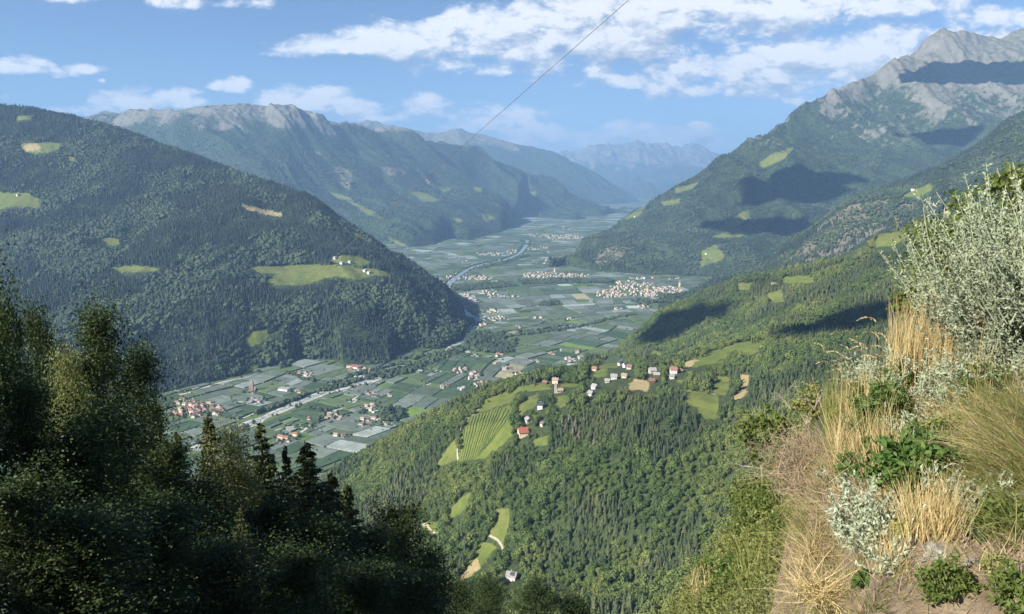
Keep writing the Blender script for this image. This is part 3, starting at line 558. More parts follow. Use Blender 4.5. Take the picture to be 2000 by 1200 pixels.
for (Y0, Y1, ang, amin) in ZONES:
    c, s_ = math.cos(math.radians(ang)), math.sin(math.radians(ang)); cx, cy = 0, (Y0+Y1)/2; R = max(Y1-Y0, 2600)*1.1+ (1400 if Y0 > 6000 else 400)
    cells = []; split(-R, -R, R, R, amin*14, cells)
    for (a0, b0, a1, b1) in cells:
        sub = []; split(a0+4, b0+4, a1-4, b1-4, amin, sub); bc = rnd.random()
        stack_ = [(q, 0) for q in sub]
        while stack_:
            (u0, v0, u1, v1), dep = stack_.pop()
            g = rnd.choice((1.2, 1.2, 2.5)); cs = []
            sk = rnd.uniform(-6, 6) if dep == 0 else 0
            for (u, v) in ((u0+g+sk, v0+g), (u1-g+sk, v0+g), (u1-g-sk, v1-g), (u0+g-sk, v1-g)):
                cs.append(warp(cx+u*c-v*s_, cy+u*s_+v*c))
            mx_, my_ = sum(p[0] for p in cs)/4, sum(p[1] for p in cs)/4
            if not (Y0 <= my_ < Y1) or my_ < 1250: continue
            px, py = to_pix(mx_, my_, 0.0)
            if not (-80 < px < 1500 and py < 1040): continue
            xs_ = np.array([p[0] for p in cs]+[mx_]); ys_ = np.array([p[1] for p in cs]+[my_])
            zz = hq(xs_, ys_) > 1
            if zz.all(): continue
            bad = zz.any() or (my_ < 9000 and in_village(mx_, my_, px, py, .9)) or any(in_poly(np.array([px]), np.array([py]), g_)[0] for g_ in GROVES)
            if not bad:
                px4 = list(cs)+[((cs[a][0]+cs[(a+1) % 4][0])/2, (cs[a][1]+cs[(a+1) % 4][1])/2) for a in range(4)]+[(mx_, my_)]
                bad = any(near_line(x, y, Q, 24) for x, y in px4 for Q in (Q1, Q2)) or (my_ < 6500 and any(near_line(x, y, Q, w*.5+1.5) for x, y in px4 for Q, w in RQ))
            if bad:
                if dep < 2 and min(u1-u0, v1-v0) > 22:
                    um, vm = (u0+u1)/2, (v0+v1)/2; stack_ += [((u0, v0, um, vm), dep+1), ((um, v0, u1, vm), dep+1), ((u0, vm, um, v1), dep+1), ((um, vm, u1, v1), dep+1)]
                continue
            k = int(np.searchsorted(pw, min(.999, (rnd.random()*.55+bc*.45) if rnd.random() < .75 else rnd.random()))); col = PAL[k][0]; j = rnd.uniform(.85, 1.15)
            h = rnd.uniform(3.2, 4.4) if k < 6 else .35
            add_field(cs, tuple(q*j for q in col), h, rnd.choice((.0, .25, .5, .8)) if k < 6 else .1)
fm = np_mesh('orchard_fields', FV, FF)
ca = fm.attributes.new('crop', 'FLOAT_COLOR', 'CORNER'); ca.data.foreach_set('color', np.array(FC, np.float32).ravel())
ul = fm.uv_layers.new(name='rows'); ul.data.foreach_set('uv', np.array(FUV, np.float32).ravel())
mf_, t, b = new_mat('orchard_rows', .85); ca_ = t.node('ShaderNodeAttribute', attribute_name='crop'); uvn = t.node('ShaderNodeUVMap'); uvn.uv_map = 'rows'
su = t.node('ShaderNodeSeparateXYZ'); t.link(uvn.outputs[0], su.inputs[0]); geo = t.node('ShaderNodeNewGeometry')
wv = t.smooth(t.math('SINE', t.math('MULTIPLY', su.outputs[0], 6.283/8.0)), -.2, .6)
cc = t.mix(t.math('MULTIPLY', wv, ca_.outputs['Alpha']), ca_.outputs['Color'], t.vmath('ADD', t.vmath('MULTIPLY', ca_.outputs['Color'], (.45, .5, .45)), (.012, .022, .010)))
cc = t.mix(t.smooth(t.noise(geo.outputs['Position'], .03, 5, .7), .35, .7), t.vmath('MULTIPLY', cc, (.8, .82, .8)), t.vmath('MULTIPLY', cc, (1.22, 1.2, 1.15)))
t.link(cc, b.inputs['Base Color']); fm.materials.append(mf_); tag(link('orchard_fields', fm), kind='structure'); print('FIELDS', len(FF)//5)
# ------------------------------------------------------------------ houses
def flat(name, col, rough=.8, var=.12, sc=1.5):
    m, t, b = new_mat(name, rough); geo = t.node('ShaderNodeNewGeometry'); n = t.noise(geo.outputs['Position'], sc, 5, .65)
    t.link(t.mix(n, tuple(c*(1-var*2) for c in col), tuple(min(1, c*(1+var*2)) for c in col)), b.inputs['Base Color']); return m
R_BARN = flat('roof_bright_red', (.27,.085,.06)); R_RED, R_TER, R_GRY, R_BRN, R_DRK = flat('roof_red', (.26,.13,.10)), flat('roof_terracotta', (.29,.215,.18)), flat('roof_grey', (.27,.26,.26)), flat('roof_brown', (.17,.11,.08)), flat('roof_slate', (.055,.06,.07), .5)
W_WHT, W_CRM, W_STN, W_WOD = flat('plaster_white', (.58,.56,.52)), flat('plaster_cream', (.66,.56,.38)), flat('stone_wall', (.40,.37,.32)), flat('timber_wall', (.13,.075,.04))
M_WIN = flat('window_glass', (.03,.035,.04), .15, .05)
def box_part(v, f, x0, y0, z0, x1, y1, z1):
    b = len(v); v += [(x0,y0,z0),(x1,y0,z0),(x1,y1,z0),(x0,y1,z0),(x0,y0,z1),(x1,y0,z1),(x1,y1,z1),(x0,y1,z1)]
    f += [(b,b+3,b+2,b+1),(b+4,b+5,b+6,b+7),(b,b+1,b+5,b+4),(b+1,b+2,b+6,b+5),(b+2,b+3,b+7,b+6),(b+3,b,b+4,b+7)]
def house_meshes(w, l, h, rise, ov=.7):
    """wall box + gable (ridge along y) and an overhanging roof slab"""
    v, f = [], []; box_part(v, f, -w/2, -l/2, -4, w/2, l/2, h); b = len(v)
    v += [(-w/2,-l/2,h),(w/2,-l/2,h),(0,-l/2,h+rise),(0,-l/2,h+rise),(-w/2,l/2,h),(w/2,l/2,h),(0,l/2,h+rise),(0,l/2,h+rise)]; f += [(b,b+1,b+2,b+3),(b+5,b+4,b+6,b+7)]
    rv, rf = [], []; k = (w/2+ov)/(w/2); e = h+rise-rise*k; L = l/2+ov; th = .28
    for s in (-1, 1):
        b = len(rv); rv += [(s*w/2*k,-L,e+.02),(s*w/2*k,L,e+.02),(0,L,h+rise+.02),(0,-L,h+rise+.02),(s*w/2*k,-L,e+th),(s*w/2*k,L,e+th),(0,L,h+rise+th),(0,-L,h+rise+th)]
        q = [(b,b+1,b+2,b+3),(b+4,b+7,b+6,b+5),(b,b+4,b+5,b+1),(b+1,b+5,b+6,b+2),(b+3,b+2,b+6,b+7),(b,b+3,b+7,b+4)]; rf += q if s > 0 else [x[::-1] for x in q]
    return (v, f), (rv, rf)
def simple_house(wm, rm, w, l, h, rise):
    (v, f), (rv, rf) = house_meshes(w, l, h, rise); n = len(v)
    return np_mesh('village_house', v+rv, f+[tuple(i+n for i in q) for q in rf], [wm, rm], False, [0]*len(f)+[1]*len(rf))
HM = {}
for rk, rm, rn in (('r', R_RED, 'red'), ('t', R_TER, 'terracotta'), ('g', R_GRY, 'grey'), ('b', R_BRN, 'brown')):
    for wk, wm, wn in (('w', W_WHT, 'white'), ('c', W_CRM, 'cream')):
        HM[rk+wk] = (simple_house(wm, rm, 11, 14, 6.5, 2.8), rn, wn)
HALL = simple_house(W_WHT, R_GRY, 24, 42, 8, 1.6)
PICK = {'m': 'tttgbrgt', 'r': 'rrtrtb', 'w': 'gtgbtg', 's': 'rrt', 'i': 'ggtgb'}
HS = []
for _, _, v in VC:
    for i in range(v[4]):
        for tr in range(12):
            a, r_ = rnd.random()*6.283, math.sqrt(rnd.random()); px, py = v[0]+v[2]*r_*math.cos(a), v[1]+v[3]*r_*math.sin(a)
            X, Y, _z = on_ground(px, py)
            if all(math.hypot(X-q[0], Y-q[1]) > 15 for q in HS[-60:]) and not near_line(X, Y, Q1, 25) and not near_line(X, Y, Q2, 20) and hq(X, Y) < 1: break
        else: continue
        rk = rnd.choice(PICK[v[6]]); wk = rnd.choice('wwwc'); big = v[6] == 'i' and rnd.random() < .45
        HS.append((X, Y, v, rk+wk, big, rnd.uniform(.8, 1.3), rnd.choice((0, .4, 1.57, 2.0, 1.2))+rnd.uniform(-.15, .15)))
HS.sort(key=lambda q: q[1]); SITES = [(q[0], q[1]) for q in HS]
rest_v, rest_f, rest_m = [], [], []
LB = []
for i, (X, Y, v, k, big, s, rz) in enumerate(HS):
    me, rn, wn = HM[k]
    if big: me = HALL
    if i < 295:
        o = link('factory_hall' if big else 'village_house', me); o.location = (X, Y, 0.05); o.rotation_euler = (0, 0, rz); o.scale = (s*.74, s*rnd.uniform(.62, .85), s*rnd.uniform(.7, 1.0))
        LB.append((o, 'white hall with grey roof' if big else '%s house, %s roof' % (wn, rn), 'hall' if big else 'house', v[5]))
    else:
        co = np.array([q.co for q in me.vertices]); c_, s_ = math.cos(rz), math.sin(rz); b0 = sum(len(q) for q in rest_v)
        co = co*s*.85; co = np.stack([co[:, 0]*c_-co[:, 1]*s_+X, co[:, 0]*s_+co[:, 1]*c_+Y, co[:, 2]*1.15], 1); rest_v.append(co)
        mats_ = [W_WHT, W_CRM, R_RED, R_TER, R_GRY, R_BRN]
        for p in me.polygons:
            rest_f.append([b0+j for j in p.vertices]); rest_m.append(mats_.index(me.materials[p.material_index]))
tag(link('distant_houses', np_mesh('distant_houses', np.concatenate(rest_v), rest_f, [W_WHT, W_CRM, R_RED, R_TER, R_GRY, R_BRN], False, rest_m)), kind='stuff')
ORD = ['leftmost', 'second from left', 'third from left', 'fourth from left', 'fifth from left', 'sixth from left', 'seventh from left', 'eighth from left', 'ninth from left', 'tenth from left']
seen = {}
for q in LB: seen.setdefault(q[1:], []).append(q[0])
for (ds, ct, vd), os_ in seen.items():
    os_.sort(key=lambda o: o.location.x/o.location.y); n = len(os_)
    for i, o in enumerate(os_):
        if n == 1: w_ = ', the only such one'
        elif i < 10: w_ = ', '+ORD[i]
        elif n-i <= 6: w_ = ', '+ORD[n-i-1].replace('left', 'right')
        else: w_ = ', mid row'
        tag(o, ds+w_+' '+vd, ct, 'houses '+vd if ct == 'house' else 'halls '+vd)
def part(name, v, f, mat, parent): 
    me = np_mesh(name, v, f, [mat]); return link(name, me, parent)
def farmhouse(px, py, w, l, h, rise, rz, rm, wm, label, name='farmhouse', cat='farmhouse', only=None, solar=False, chimney=True, tower=None):
    X, Y, Z = ray_hit(px, py, only)
    root = empty(name, (X, Y, Z+.2), math.radians(rz)); tag(root, label, cat)
    (v, f), (rv, rf) = house_meshes(w, l, h, rise, 1.0); wl = part('wall', v, f, wm, root)
    for yy_ in (-l/2-.03,):
        n = max(2, int(w/3.2)); fl = max(1, int(h/2.9))
        for k in range(fl):
            for j in range(n):
                x = -w/2+(j+.5)*w/n; v2, f2 = [], []; box_part(v2, f2, x-.5, yy_-.05, 1.0+k*2.8, x+.5, yy_+.1, 2.3+k*2.8)
                if 2.3+k*2.8 < h: part('window', v2, f2, M_WIN, wl)
    if l > 9:
        for s in (-1, 1):
            for j in range(int(l/4)):
                y = -l/2+(j+.5)*l/int(l/4); v2, f2 = [], []; box_part(v2, f2, s*w/2-.08, y-.5, 1.2, s*w/2+.08, y+.5, 2.5); part('window', v2, f2, M_WIN, wl)
    v2, f2 = [], []; box_part(v2, f2, -.6, -l/2-.12, -.2, .6, -l/2+.1, 2.1); part('door', v2, f2, W_WOD, wl)
    rf_ = part('roof', rv, rf, rm, root)
    if chimney:
        v2, f2 = [], []; box_part(v2, f2, w*.12, l*.1, h+rise*.4, w*.12+.8, l*.1+.8, h+rise+1.0); part('chimney', v2, f2, W_STN, rf_)
    if solar:
        k = rise/(w/2)
        for i in range(3):
            for j in range(2):
                v2 = []; x0, x1 = -w/2+1.0+j*2.1, -w/2+3.0+j*2.1; y0 = -l/2+.8+i*1.9
                for (x, y) in ((x0, y0), (x1, y0), (x1, y0+1.7), (x0, y0+1.7)): v2.append((x, y, h+(x+w/2)*k+.42))
                for (x, y) in ((x0, y0), (x1, y0), (x1, y0+1.7), (x0, y0+1.7)): v2.append((x, y, h+(x+w/2)*k+.34))
                part('solar_panel', v2, [(0,1,2,3),(7,6,5,4),(0,4,5,1),(1,5,6,2),(2,6,7,3),(3,7,4,0)], R_DRK, rf_)
    if tower:
        v2, f2 = [], []; box_part(v2, f2, -1.8, l/2+.01, -3, 1.8, l/2+3.6, tower); part('tower', v2, f2, wm, root)
        b = tower; part('spire', [(-2.1,l/2-.3,b),(2.1,l/2-.3,b),(2.1,l/2+3.9,b),(-2.1,l/2+3.9,b),(0,l/2+1.8,b+5),(0,l/2+1.8,b+5)], [(0,1,4,5),(1,2,4,5),(2,3,4,5),(3,0,4,5),(3,2,1,0)], rm, root)
    return root
FARM = [
 (1021,849,20,16,5,5.5,100,R_BARN,W_CRM,'big red roofed farm barn with a cream wall above the spur wood',dict(name='barn', cat='barn')),
 (1032,824,10,12,4,2.5,20,R_GRY,W_STN,'pale grey roofed shed right behind the big red roofed barn',dict(name='shed', cat='shed')),
 (1057,797,16,10,6,3.2,70,R_DRK,W_WHT,'white farmhouse with a dark slate roof above the vineyard',{}),
 (1060,832,7,8,3.5,2,30,R_BRN,W_WHT,'small brown hut under trees right of the red barn',dict(name='cabin', cat='cabin')),
 (1085,748,13,12,6,3,75,R_TER,W_CRM,'orange roofed house on top of the bright green meadow',{}),
 (1065,750,9,10,3.5,2.4,60,R_BRN,W_WOD,'dark timber barn left of the orange roofed house',dict(name='barn', cat='barn')),
 (1093,767,9,12,4.5,3,95,R_TER,W_STN,'small stone chapel with a slender tower below the green meadow',dict(name='chapel', cat='chapel', tower=13, chimney=False)),
 (1161,724,10,10,4,3,70,R_RED,W_CRM,'single red roofed house at the left edge of the farm meadows',{}),
 (1162,760,11,11,5,3,40,R_GRY,W_WHT,'grey roofed house at the wood edge, upper of a pair',{}),
 (1152,772,12,10,4,2.8,65,R_GRY,W_WHT,'grey roofed house at the wood edge, lower of a pair',{}),
 (1199,740,16,12,5,3,80,R_GRY,W_WHT,'wide light grey roofed farmhouse in the middle of the hamlet',{}),
 (1186,747,11,9,3.5,2.4,80,R_GRY,W_STN,'low grey shed attached in front of the wide light farmhouse',dict(name='shed', cat='shed')),
 (1219,738,11,10,4.5,2.8,75,R_TER,W_CRM,'orange roofed cottage right of the wide light farmhouse',{}),
 (1213,714,13,11,6,3.4,20,R_DRK,W_WHT,'dark roofed farmhouse, upper left of the cluster behind the hamlet',{}),
 (1222,718,11,10,6,3.2,110,R_DRK,W_WHT,'white gabled dark roofed farmhouse in the middle of the rear cluster',{}),
 (1230,721,12,11,4.5,3.2,60,R_BRN,W_STN,'reddish brown roofed house at the right of the rear cluster',{}),
 (1274,729,17,13,6,3.4,95,R_GRY,W_STN,'large grey roofed barn left of the red and white farm',dict(name='barn', cat='barn')),
 (1282,737,13,11,5,3,85,R_GRY,W_WOD,'grey roofed timber barn just below the large grey barn',dict(name='barn', cat='barn')),
 (1273,747,17,11,3.6,2.6,80,R_BRN,W_WOD,'low brown roofed stable below the two grey barns',dict(name='stable', cat='stable')),
 (1315,729,17,13,7,3.4,85,R_RED,W_WHT,'red roofed white farmhouse beside the straw coloured slope',{}),
 (1312,739,13,8,4,1.2,85,R_GRY,W_WHT,'white annex in front of the red roofed white farmhouse',dict(name='annex', cat='annex', chimney=False)),
 (1330,727,8,8,3.2,2,60,R_BRN,W_WOD,'little brown barn right of the red roofed white farmhouse',dict(name='barn', cat='barn')),
 (1000,1132,14,13,6,3.2,72,R_GRY,W_WHT,'white house with solar panels on its grey roof, deep in the valley wood',dict(solar=True)),
 (1511,559,22,15,7,3,80,R_TER,W_WHT,'white farmhouse on the small meadow of the far right wood',{}),
 (1783,373,30,18,8,3,80,R_GRY,W_WHT,'white farmhouse on the meadow high on the right spur',{})]
for q in FARM:
    kw = dict(q[10]); only = [mI] if q[1] > 700 else None; farmhouse(q[0], q[1], q[2]*.8, q[3]*.8, *q[4:10], only=only, **kw)
for (px, py, lb) in ((655,506,'white farmhouse on the left mountain terrace, topmost'), (668,516,'white farmhouse in the middle of the left mountain terrace'), (684,514,'white farmhouse behind the terrace, right of the middle one'), (713,531,'white farmhouse among trees on the lower terrace, left one'), (721,535,'white farmhouse among trees on the lower terrace, right one'),
   (1400,452,'small white farm in the cloud shadow on the right mountain'), (1379,497,'small white farm beside the pale meadow of the right mountain'), (1240,425,'small white farm on the steep left edge of the right mountain'), (36,383,'small white farm on the meadow at the left edge')):
    farmhouse(px, py, 16, 13, 7, 3, 60, R_GRY, W_WHT, lb)
# big landmark in the valley
def hall_at(px, py, w, l, h, rz, label, rm=R_GRY):
    X, Y, _ = on_ground(px, py); root = empty('hall', (X, Y, .05), math.radians(rz)); tag(root, label, 'hall')
    (v, f), (rv, rf) = house_meshes(w, l, h, 1.6); part('wall', v, f, W_WHT, root); part('roof', rv, rf, rm, root)
hall_at(557, 764, 26, 34, 9, 70, 'white box shaped hall standing alone among the nets'); hall_at(695, 720, 30, 40, 9, 60, 'red roofed works building of the left works', R_RED)
hall_at(925, 593, 46, 60, 10, 40, 'blue grey roofed factory in the river bend works')
# church towers of the large village
for px, py, lb in ((1327, 561, 'church tower at the upper right of the large village'), (1264, 572, 'church tower in the middle of the large village'), (493, 765, 'salmon castle tower on the orchard knoll'), (1083, 533, 'church tower of the long village across the valley')):
    X, Y, _ = on_ground(px, py); root = empty('church_tower', (X, Y, .05)); tag(root, lb, 'tower'); v, f = [], []; box_part(v, f, -4, -4, -1, 4, 4, 26); part('wall', v, f, W_CRM if px != 493 else R_TER, root)
    part('spire', [(-4.6,-4.6,26),(4.6,-4.6,26),(4.6,4.6,26),(-4.6,4.6,26),(0,0,40),(0,0,40)], [(0,1,4,5),(1,2,4,5),(2,3,4,5),(3,0,4,5),(3,2,1,0)], R_TER, root)
# tracks on the farm hillside
def hill_strip(name, pts, w, mat, only):
    P = np.array([ray_hit(x, y, only)[:2] for x, y in pts]); Q = []
    for i in range(len(P)-1):
        p0, p1, p2, p3 = P[max(i-1, 0)], P[i], P[i+1], P[min(i+2, len(P)-1)]; n = max(3, int(np.linalg.norm(p2-p1)/3))
        for j in range(n):
            t = j/n; Q.append(.5*((2*p1)+(-p0+p2)*t+(2*p0-5*p1+4*p2-p3)*t*t+(-p0+3*p1-3*p2+p3)*t**3))
    Q = np.array(Q); d = np.gradient(Q, axis=0); d /= np.linalg.norm(d, axis=1)[:, None]+1e-9; nr = np.stack([-d[:, 1], d[:, 0]], 1)*w/2; n = len(Q)
    V = np.concatenate([Q+nr, Q-nr]); V = np.concatenate([V, (height_all(V[:, 0], V[:, 1], only)+.35)[:, None]], 1); i = np.arange(n-1)
    tag(link(name, np_mesh(name, V, np.stack([i, i+1, i+1+n, i+n], 1)[:, ::-1], [mat])), kind='structure')
for p in ([(942,783),(935,800),(922,812),(908,822),(899,840),(895,862),(893,885),(895,900)], [(951,1045),(962,1050),(972,1056),(980,1068),(982,1076)], [(895,1140),(903,1128),(912,1118)], [(820,1028),(830,1024),(845,1040),(862,1042)], [(1340,758),(1374,762),(1398,772)]):
    hill_strip('path', p, 2.1, M_TRACK, [mI])
# vine rows on the terrace
VR = [(894,902),(908,820),(995,792),(1004,815),(1000,850),(950,893)]
def vine_row(pts, w, h):
    P = np.array(pts); n = len(P); v = []; f = []
    for i in range(n):
        for k in range(6):
            a = k*math.pi/5; r_ = rnd.uniform(.75, 1.25); v.append((P[i, 0]+w*math.cos(a)*r_, P[i, 1]+rnd.uniform(-.5, .5), P[i, 2]-.3+h*math.sin(a)*r_))
    for i in range(n-1):
        for k in range(5): a = i*6+k; f.append((a, a+1, a+7, a+6))
    return np_mesh('vine_row', v, f, [M_BRO])
VW = ['first from the left path', 'second from the left path', 'third from the left path', 'fourth from the left path', 'fifth from the left path', 'sixth from the left path', 'seventh from the left path', 'the middle one', 'seventh from the right', 'sixth from the right', 'fifth from the right', 'fourth from the right', 'third from the right', 'second from the right', 'rightmost']
for k in range(15):
    u = (k+.5)/15; pts = []
    x0, y0 = 908+(1004-908)*u, 820-26*min(u*1.3, 1)+(u > .77)*(u-.77)*60; x1, y1 = 894+(956-894)*u*1.02, 902-12*u-(u > .6)*(u-.6)*60
    for j in range(40):
        w_ = j/39.; px, py = x0+(x1-x0)*w_, y0+(y1-y0)*w_
        X, Y, Z = ray_hit(px, py, [mI]) if j % 13 == 0 else (None,)*3
        if X is not None: pts.append((X, Y))
    pts = np.array(pts); L = np.linspace(0, len(pts)-1, 46); X = np.interp(L, range(len(pts)), pts[:, 0]); Y = np.interp(L, range(len(pts)), pts[:, 1]); Z = mI.height(X, Y)
    o = link('vine_row', vine_row(np.stack([X, Y, Z], 1), 1.0, 1.5)); tag(o, 'dark green row of vines on the terraced field, %s' % VW[k], 'vine row', 'vine rows on the terraced field')
KEEP_BOX = [(q[0]-12, q[1]-14, q[0]+12, q[1]+9) for q in FARM if 700 < q[1] < 900]+[(982,1098,1022,1138)]
def near_sites(X, Y): return np.zeros(X.shape, bool)
# ------------------------------------------------------------------ trees of the woods
def conifer_mesh(name, seed, tiers, sides, w=0.17, mat=None, start=0.06, thin=1.0):
    r = random.Random(seed); v, f = [], []
    def tri(a, b, c): n = len(v); v.extend([a, b, c]); f.append((n, n+1, n+2))
    for i in range(tiers):
        q = i/(tiers-1.0); z = start+(0.98-start)*q; rad = w*(1-q)**0.82*(0.85+.3*r.random())+0.012
        dz = (1.0-start)/tiers*1.5; n = max(4, int(sides*(0.5+0.5*(1-q)))); o = r.random()*6.28
        for j in range(n):
            a = o+j*6.283/n+r.uniform(-.2, .2); s = 6.283/n*0.62*thin; k = rad*r.uniform(.72, 1.2)
            top = (0, 0, min(1.0, z+dz*r.uniform(.8, 1.1)))
            tri(top, (k*math.cos(a-s), k*math.sin(a-s), z-dz*.28*r.random()), (k*1.12*math.cos(a), k*1.12*math.sin(a), z-dz*.45))
            tri(top, (k*1.12*math.cos(a), k*1.12*math.sin(a), z-dz*.45), (k*math.cos(a+s), k*math.sin(a+s), z-dz*.28*r.random()))
    a0 = 0.012
    for j in range(4):
        a, b_ = j*1.5708, (j+1)*1.5708; tri((a0*math.cos(a), a0*math.sin(a), -0.05), (a0*math.cos(b_), a0*math.sin(b_), -0.05), (0, 0, .9))
    return np_mesh(name, v, f, [mat or M_CON])
def broad_mesh(name, seed, lobes, per, leaf, squat=1.0):
    r = random.Random(seed); v, f = [], []
    L = [((0, 0, .56), .30)]
    for i in range(lobes):
        a = i*2.4+r.random(); h = r.uniform(.3, .86); d = r.uniform(.10, .26)*(1.15-abs(h-.5)*1.2)
        L.append(((d*math.cos(a), d*math.sin(a), h), r.uniform(.13, .22)))
    for (c, R) in L:
        n = int(per*(R/.18)**2)
        for k in range(n):
            z = 1-2*(k+.5)/n; ph = k*2.39996+r.random()*.5; q = math.sqrt(1-z*z); R_ = R*r.uniform(.8, 1.12)
            d = Vector((q*math.cos(ph), q*math.sin(ph), z)); p = Vector(c)+d*R_
            nrm = (d+Vector((r.uniform(-.55, .55), r.uniform(-.55, .55), r.uniform(-.4, .6)))).normalized()
            t1 = nrm.orthogonal().normalized(); t1.rotate(Matrix.Rotation(r.random()*6.28, 3, nrm)); t2 = nrm.cross(t1)
            s = leaf*r.uniform(.7, 1.3); b0 = len(v)
            p = Vector((p.x*squat, p.y*squat, p.z))
            v.extend([p+t1*s, p+t2*s*.8, p-t1*s*.9, p-t2*s]); f.append((b0, b0+1, b0+2, b0+3))
    for j in range(3):
        a = j*2.1; b0 = len(v)
        v.extend([Vector((.018*math.cos(a), .018*math.sin(a), -.05)), Vector((.018*math.cos(a+2.1), .018*math.sin(a+2.1), -.05)), Vector((0, 0, .5)), Vector((0, 0, .5))]); f.append((b0, b0+1, b0+2, b0+3))
    return np_mesh(name, [tuple(q) for q in v], f, [M_BRO])
def lump_mesh(name, seed):
    bm = bmesh.new(); bmesh.ops.create_icosphere(bm, subdivisions=2, radius=1.0)
    r = random.Random(seed); o = r.random()*50
    from mathutils import noise as mn
    for q in bm.verts:
        n = mn.noise(q.co*1.7+Vector((o, 0, 0)))*.55+mn.noise(q.co*4+Vector((0, o, 0)))*.3
        q.co = q.co*(1+n); q.co.x *= .36; q.co.y *= .36; q.co.z = q.co.z*.43+.55
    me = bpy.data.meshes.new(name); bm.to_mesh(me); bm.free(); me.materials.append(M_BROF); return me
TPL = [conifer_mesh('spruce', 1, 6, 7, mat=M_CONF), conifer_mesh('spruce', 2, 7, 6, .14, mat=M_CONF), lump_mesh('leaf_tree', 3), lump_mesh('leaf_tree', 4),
       conifer_mesh('spruce', 5, 13, 10, .17), conifer_mesh('spruce', 6, 12, 9, .145), conifer_mesh('larch', 7, 11, 8, .2, thin=.8),
       broad_mesh('leaf_tree', 8, 9, 26, .062), broad_mesh('leaf_tree', 9, 7, 28, .06, 1.15), broad_mesh('leaf_tree', 10, 10, 22, .065, .8)]
FAR_C, FAR_B, NEAR_C, NEAR_B = [0, 1], [2, 3], [4, 5, 6], [7, 8, 9]
trees = []      # arrays: X Y Z height width template
def grow(m, spacing, h, con, near=False, dens=None, a_rng=None, y_pad=0.0, excl=None):
    Ylo, Yhi = m.Yk[1].min(), m.Yk[m.crest].max()+60
    a0, a1 = a_rng or (max(m.a0, -0.76), min(m.a1, 0.76))
    xs_, ys_ = np.arange(a0*Yhi if a0 < 0 else a0*Ylo, (a1*Yhi if a1 > 0 else a1*Ylo), spacing), np.arange(Ylo, Yhi, spacing)
    X, Y = np.meshgrid(xs_, ys_); X = X.ravel(); Y = Y.ravel()
    k = (X/Y > a0) & (X/Y < a1); X, Y = X[k], Y[k]
    X = X+NR.uniform(-.48, .48, X.size)*spacing; Y = Y+NR.uniform(-.48, .48, Y.size)*spacing
    f = np.clip((X/Y-m.a0)/m.step, 0, len(m.A)-1).astype(int)
    k = (Y > m.Yk[1][f]-20) & (Y < m.Yk[m.crest][f]+70); X, Y = X[k], Y[k]
    Z = m.height(X, Y); H = h[0]+(h[1]-h[0])*NR.rand(X.size)**1.3
    k = in_frame(X, Y, Z) & visible(X, Y, Z, H) & (Z > 0.5); X, Y, Z, H = X[k], Y[k], Z[k], H[k]
    # hidden by another mass?
    other = height_all(X, Y, [o for o in MASSES if o is not m]); k = Z > other-1; X, Y, Z, H = X[k], Y[k], Z[k], H[k]
    me_, ta_, ba_ = cover(m, X, Y, Z); al = rockmask(m, X, Y, Z, None)
    pr = np.ones(X.size)*(1-np.clip(al*1.25-.15, 0, 1)); pr[(me_ > 0) | (ta_ > 0)] = 0.03 if near else 0.01
    pr = np.where(ba_ > 0, pr*.7, pr)
    if dens is not None: pr *= dens(X, Y, Z)
    if excl is not None: pr *= ~excl(X, Y, Z)
    for q in (.45, .9):      # clearings stay clear of the crowns before them
        px, py = to_pix(X, Y, Z+H*q)
        for D_ in (MEADOW, TAN):
            for pl in D_.get(m.name, []): pr = np.where(in_poly(px, py, pl), 0.0, pr)
        if near:
            for (a_, b_, c_, d_) in KEEP_BOX: pr = np.where((px > a_) & (px < c_) & (py > b_) & (py < d_), 0.0, pr)
    k = NR.rand(X.size) < pr; X, Y, Z, H = X[k], Y[k], Z[k], H[k]; al = al[k]
    cn = NR.rand(X.size) < con(X, Y, Z)
    H = H*np.where(cn, 1.05, .80+(.22 if near else 0)*(NR.rand(X.size) > .82))*(1-.5*al)*(0.68+0.5*sstep(fbm(X/60., Y/60., 2), -.4, .5))*NR.uniform(.75, 1.15, X.size)
    q = NR.rand(X.size)
    A_, B_ = (NEAR_C, NEAR_B) if near else (FAR_C, FAR_B)
    ti = np.where(cn, np.array(A_)[(q*len(A_)).astype(int)], np.array(B_)[(q*len(B_)).astype(int)])
    wd = H*np.where(cn, 1.3, 1.3)*NR.uniform(.82, 1.2, X.size)*(spacing/(8. if not near else 7.5))**.25
    trees.append(np.stack([X, Y, Z-0.3, H, wd, ti.astype(float)], 1))

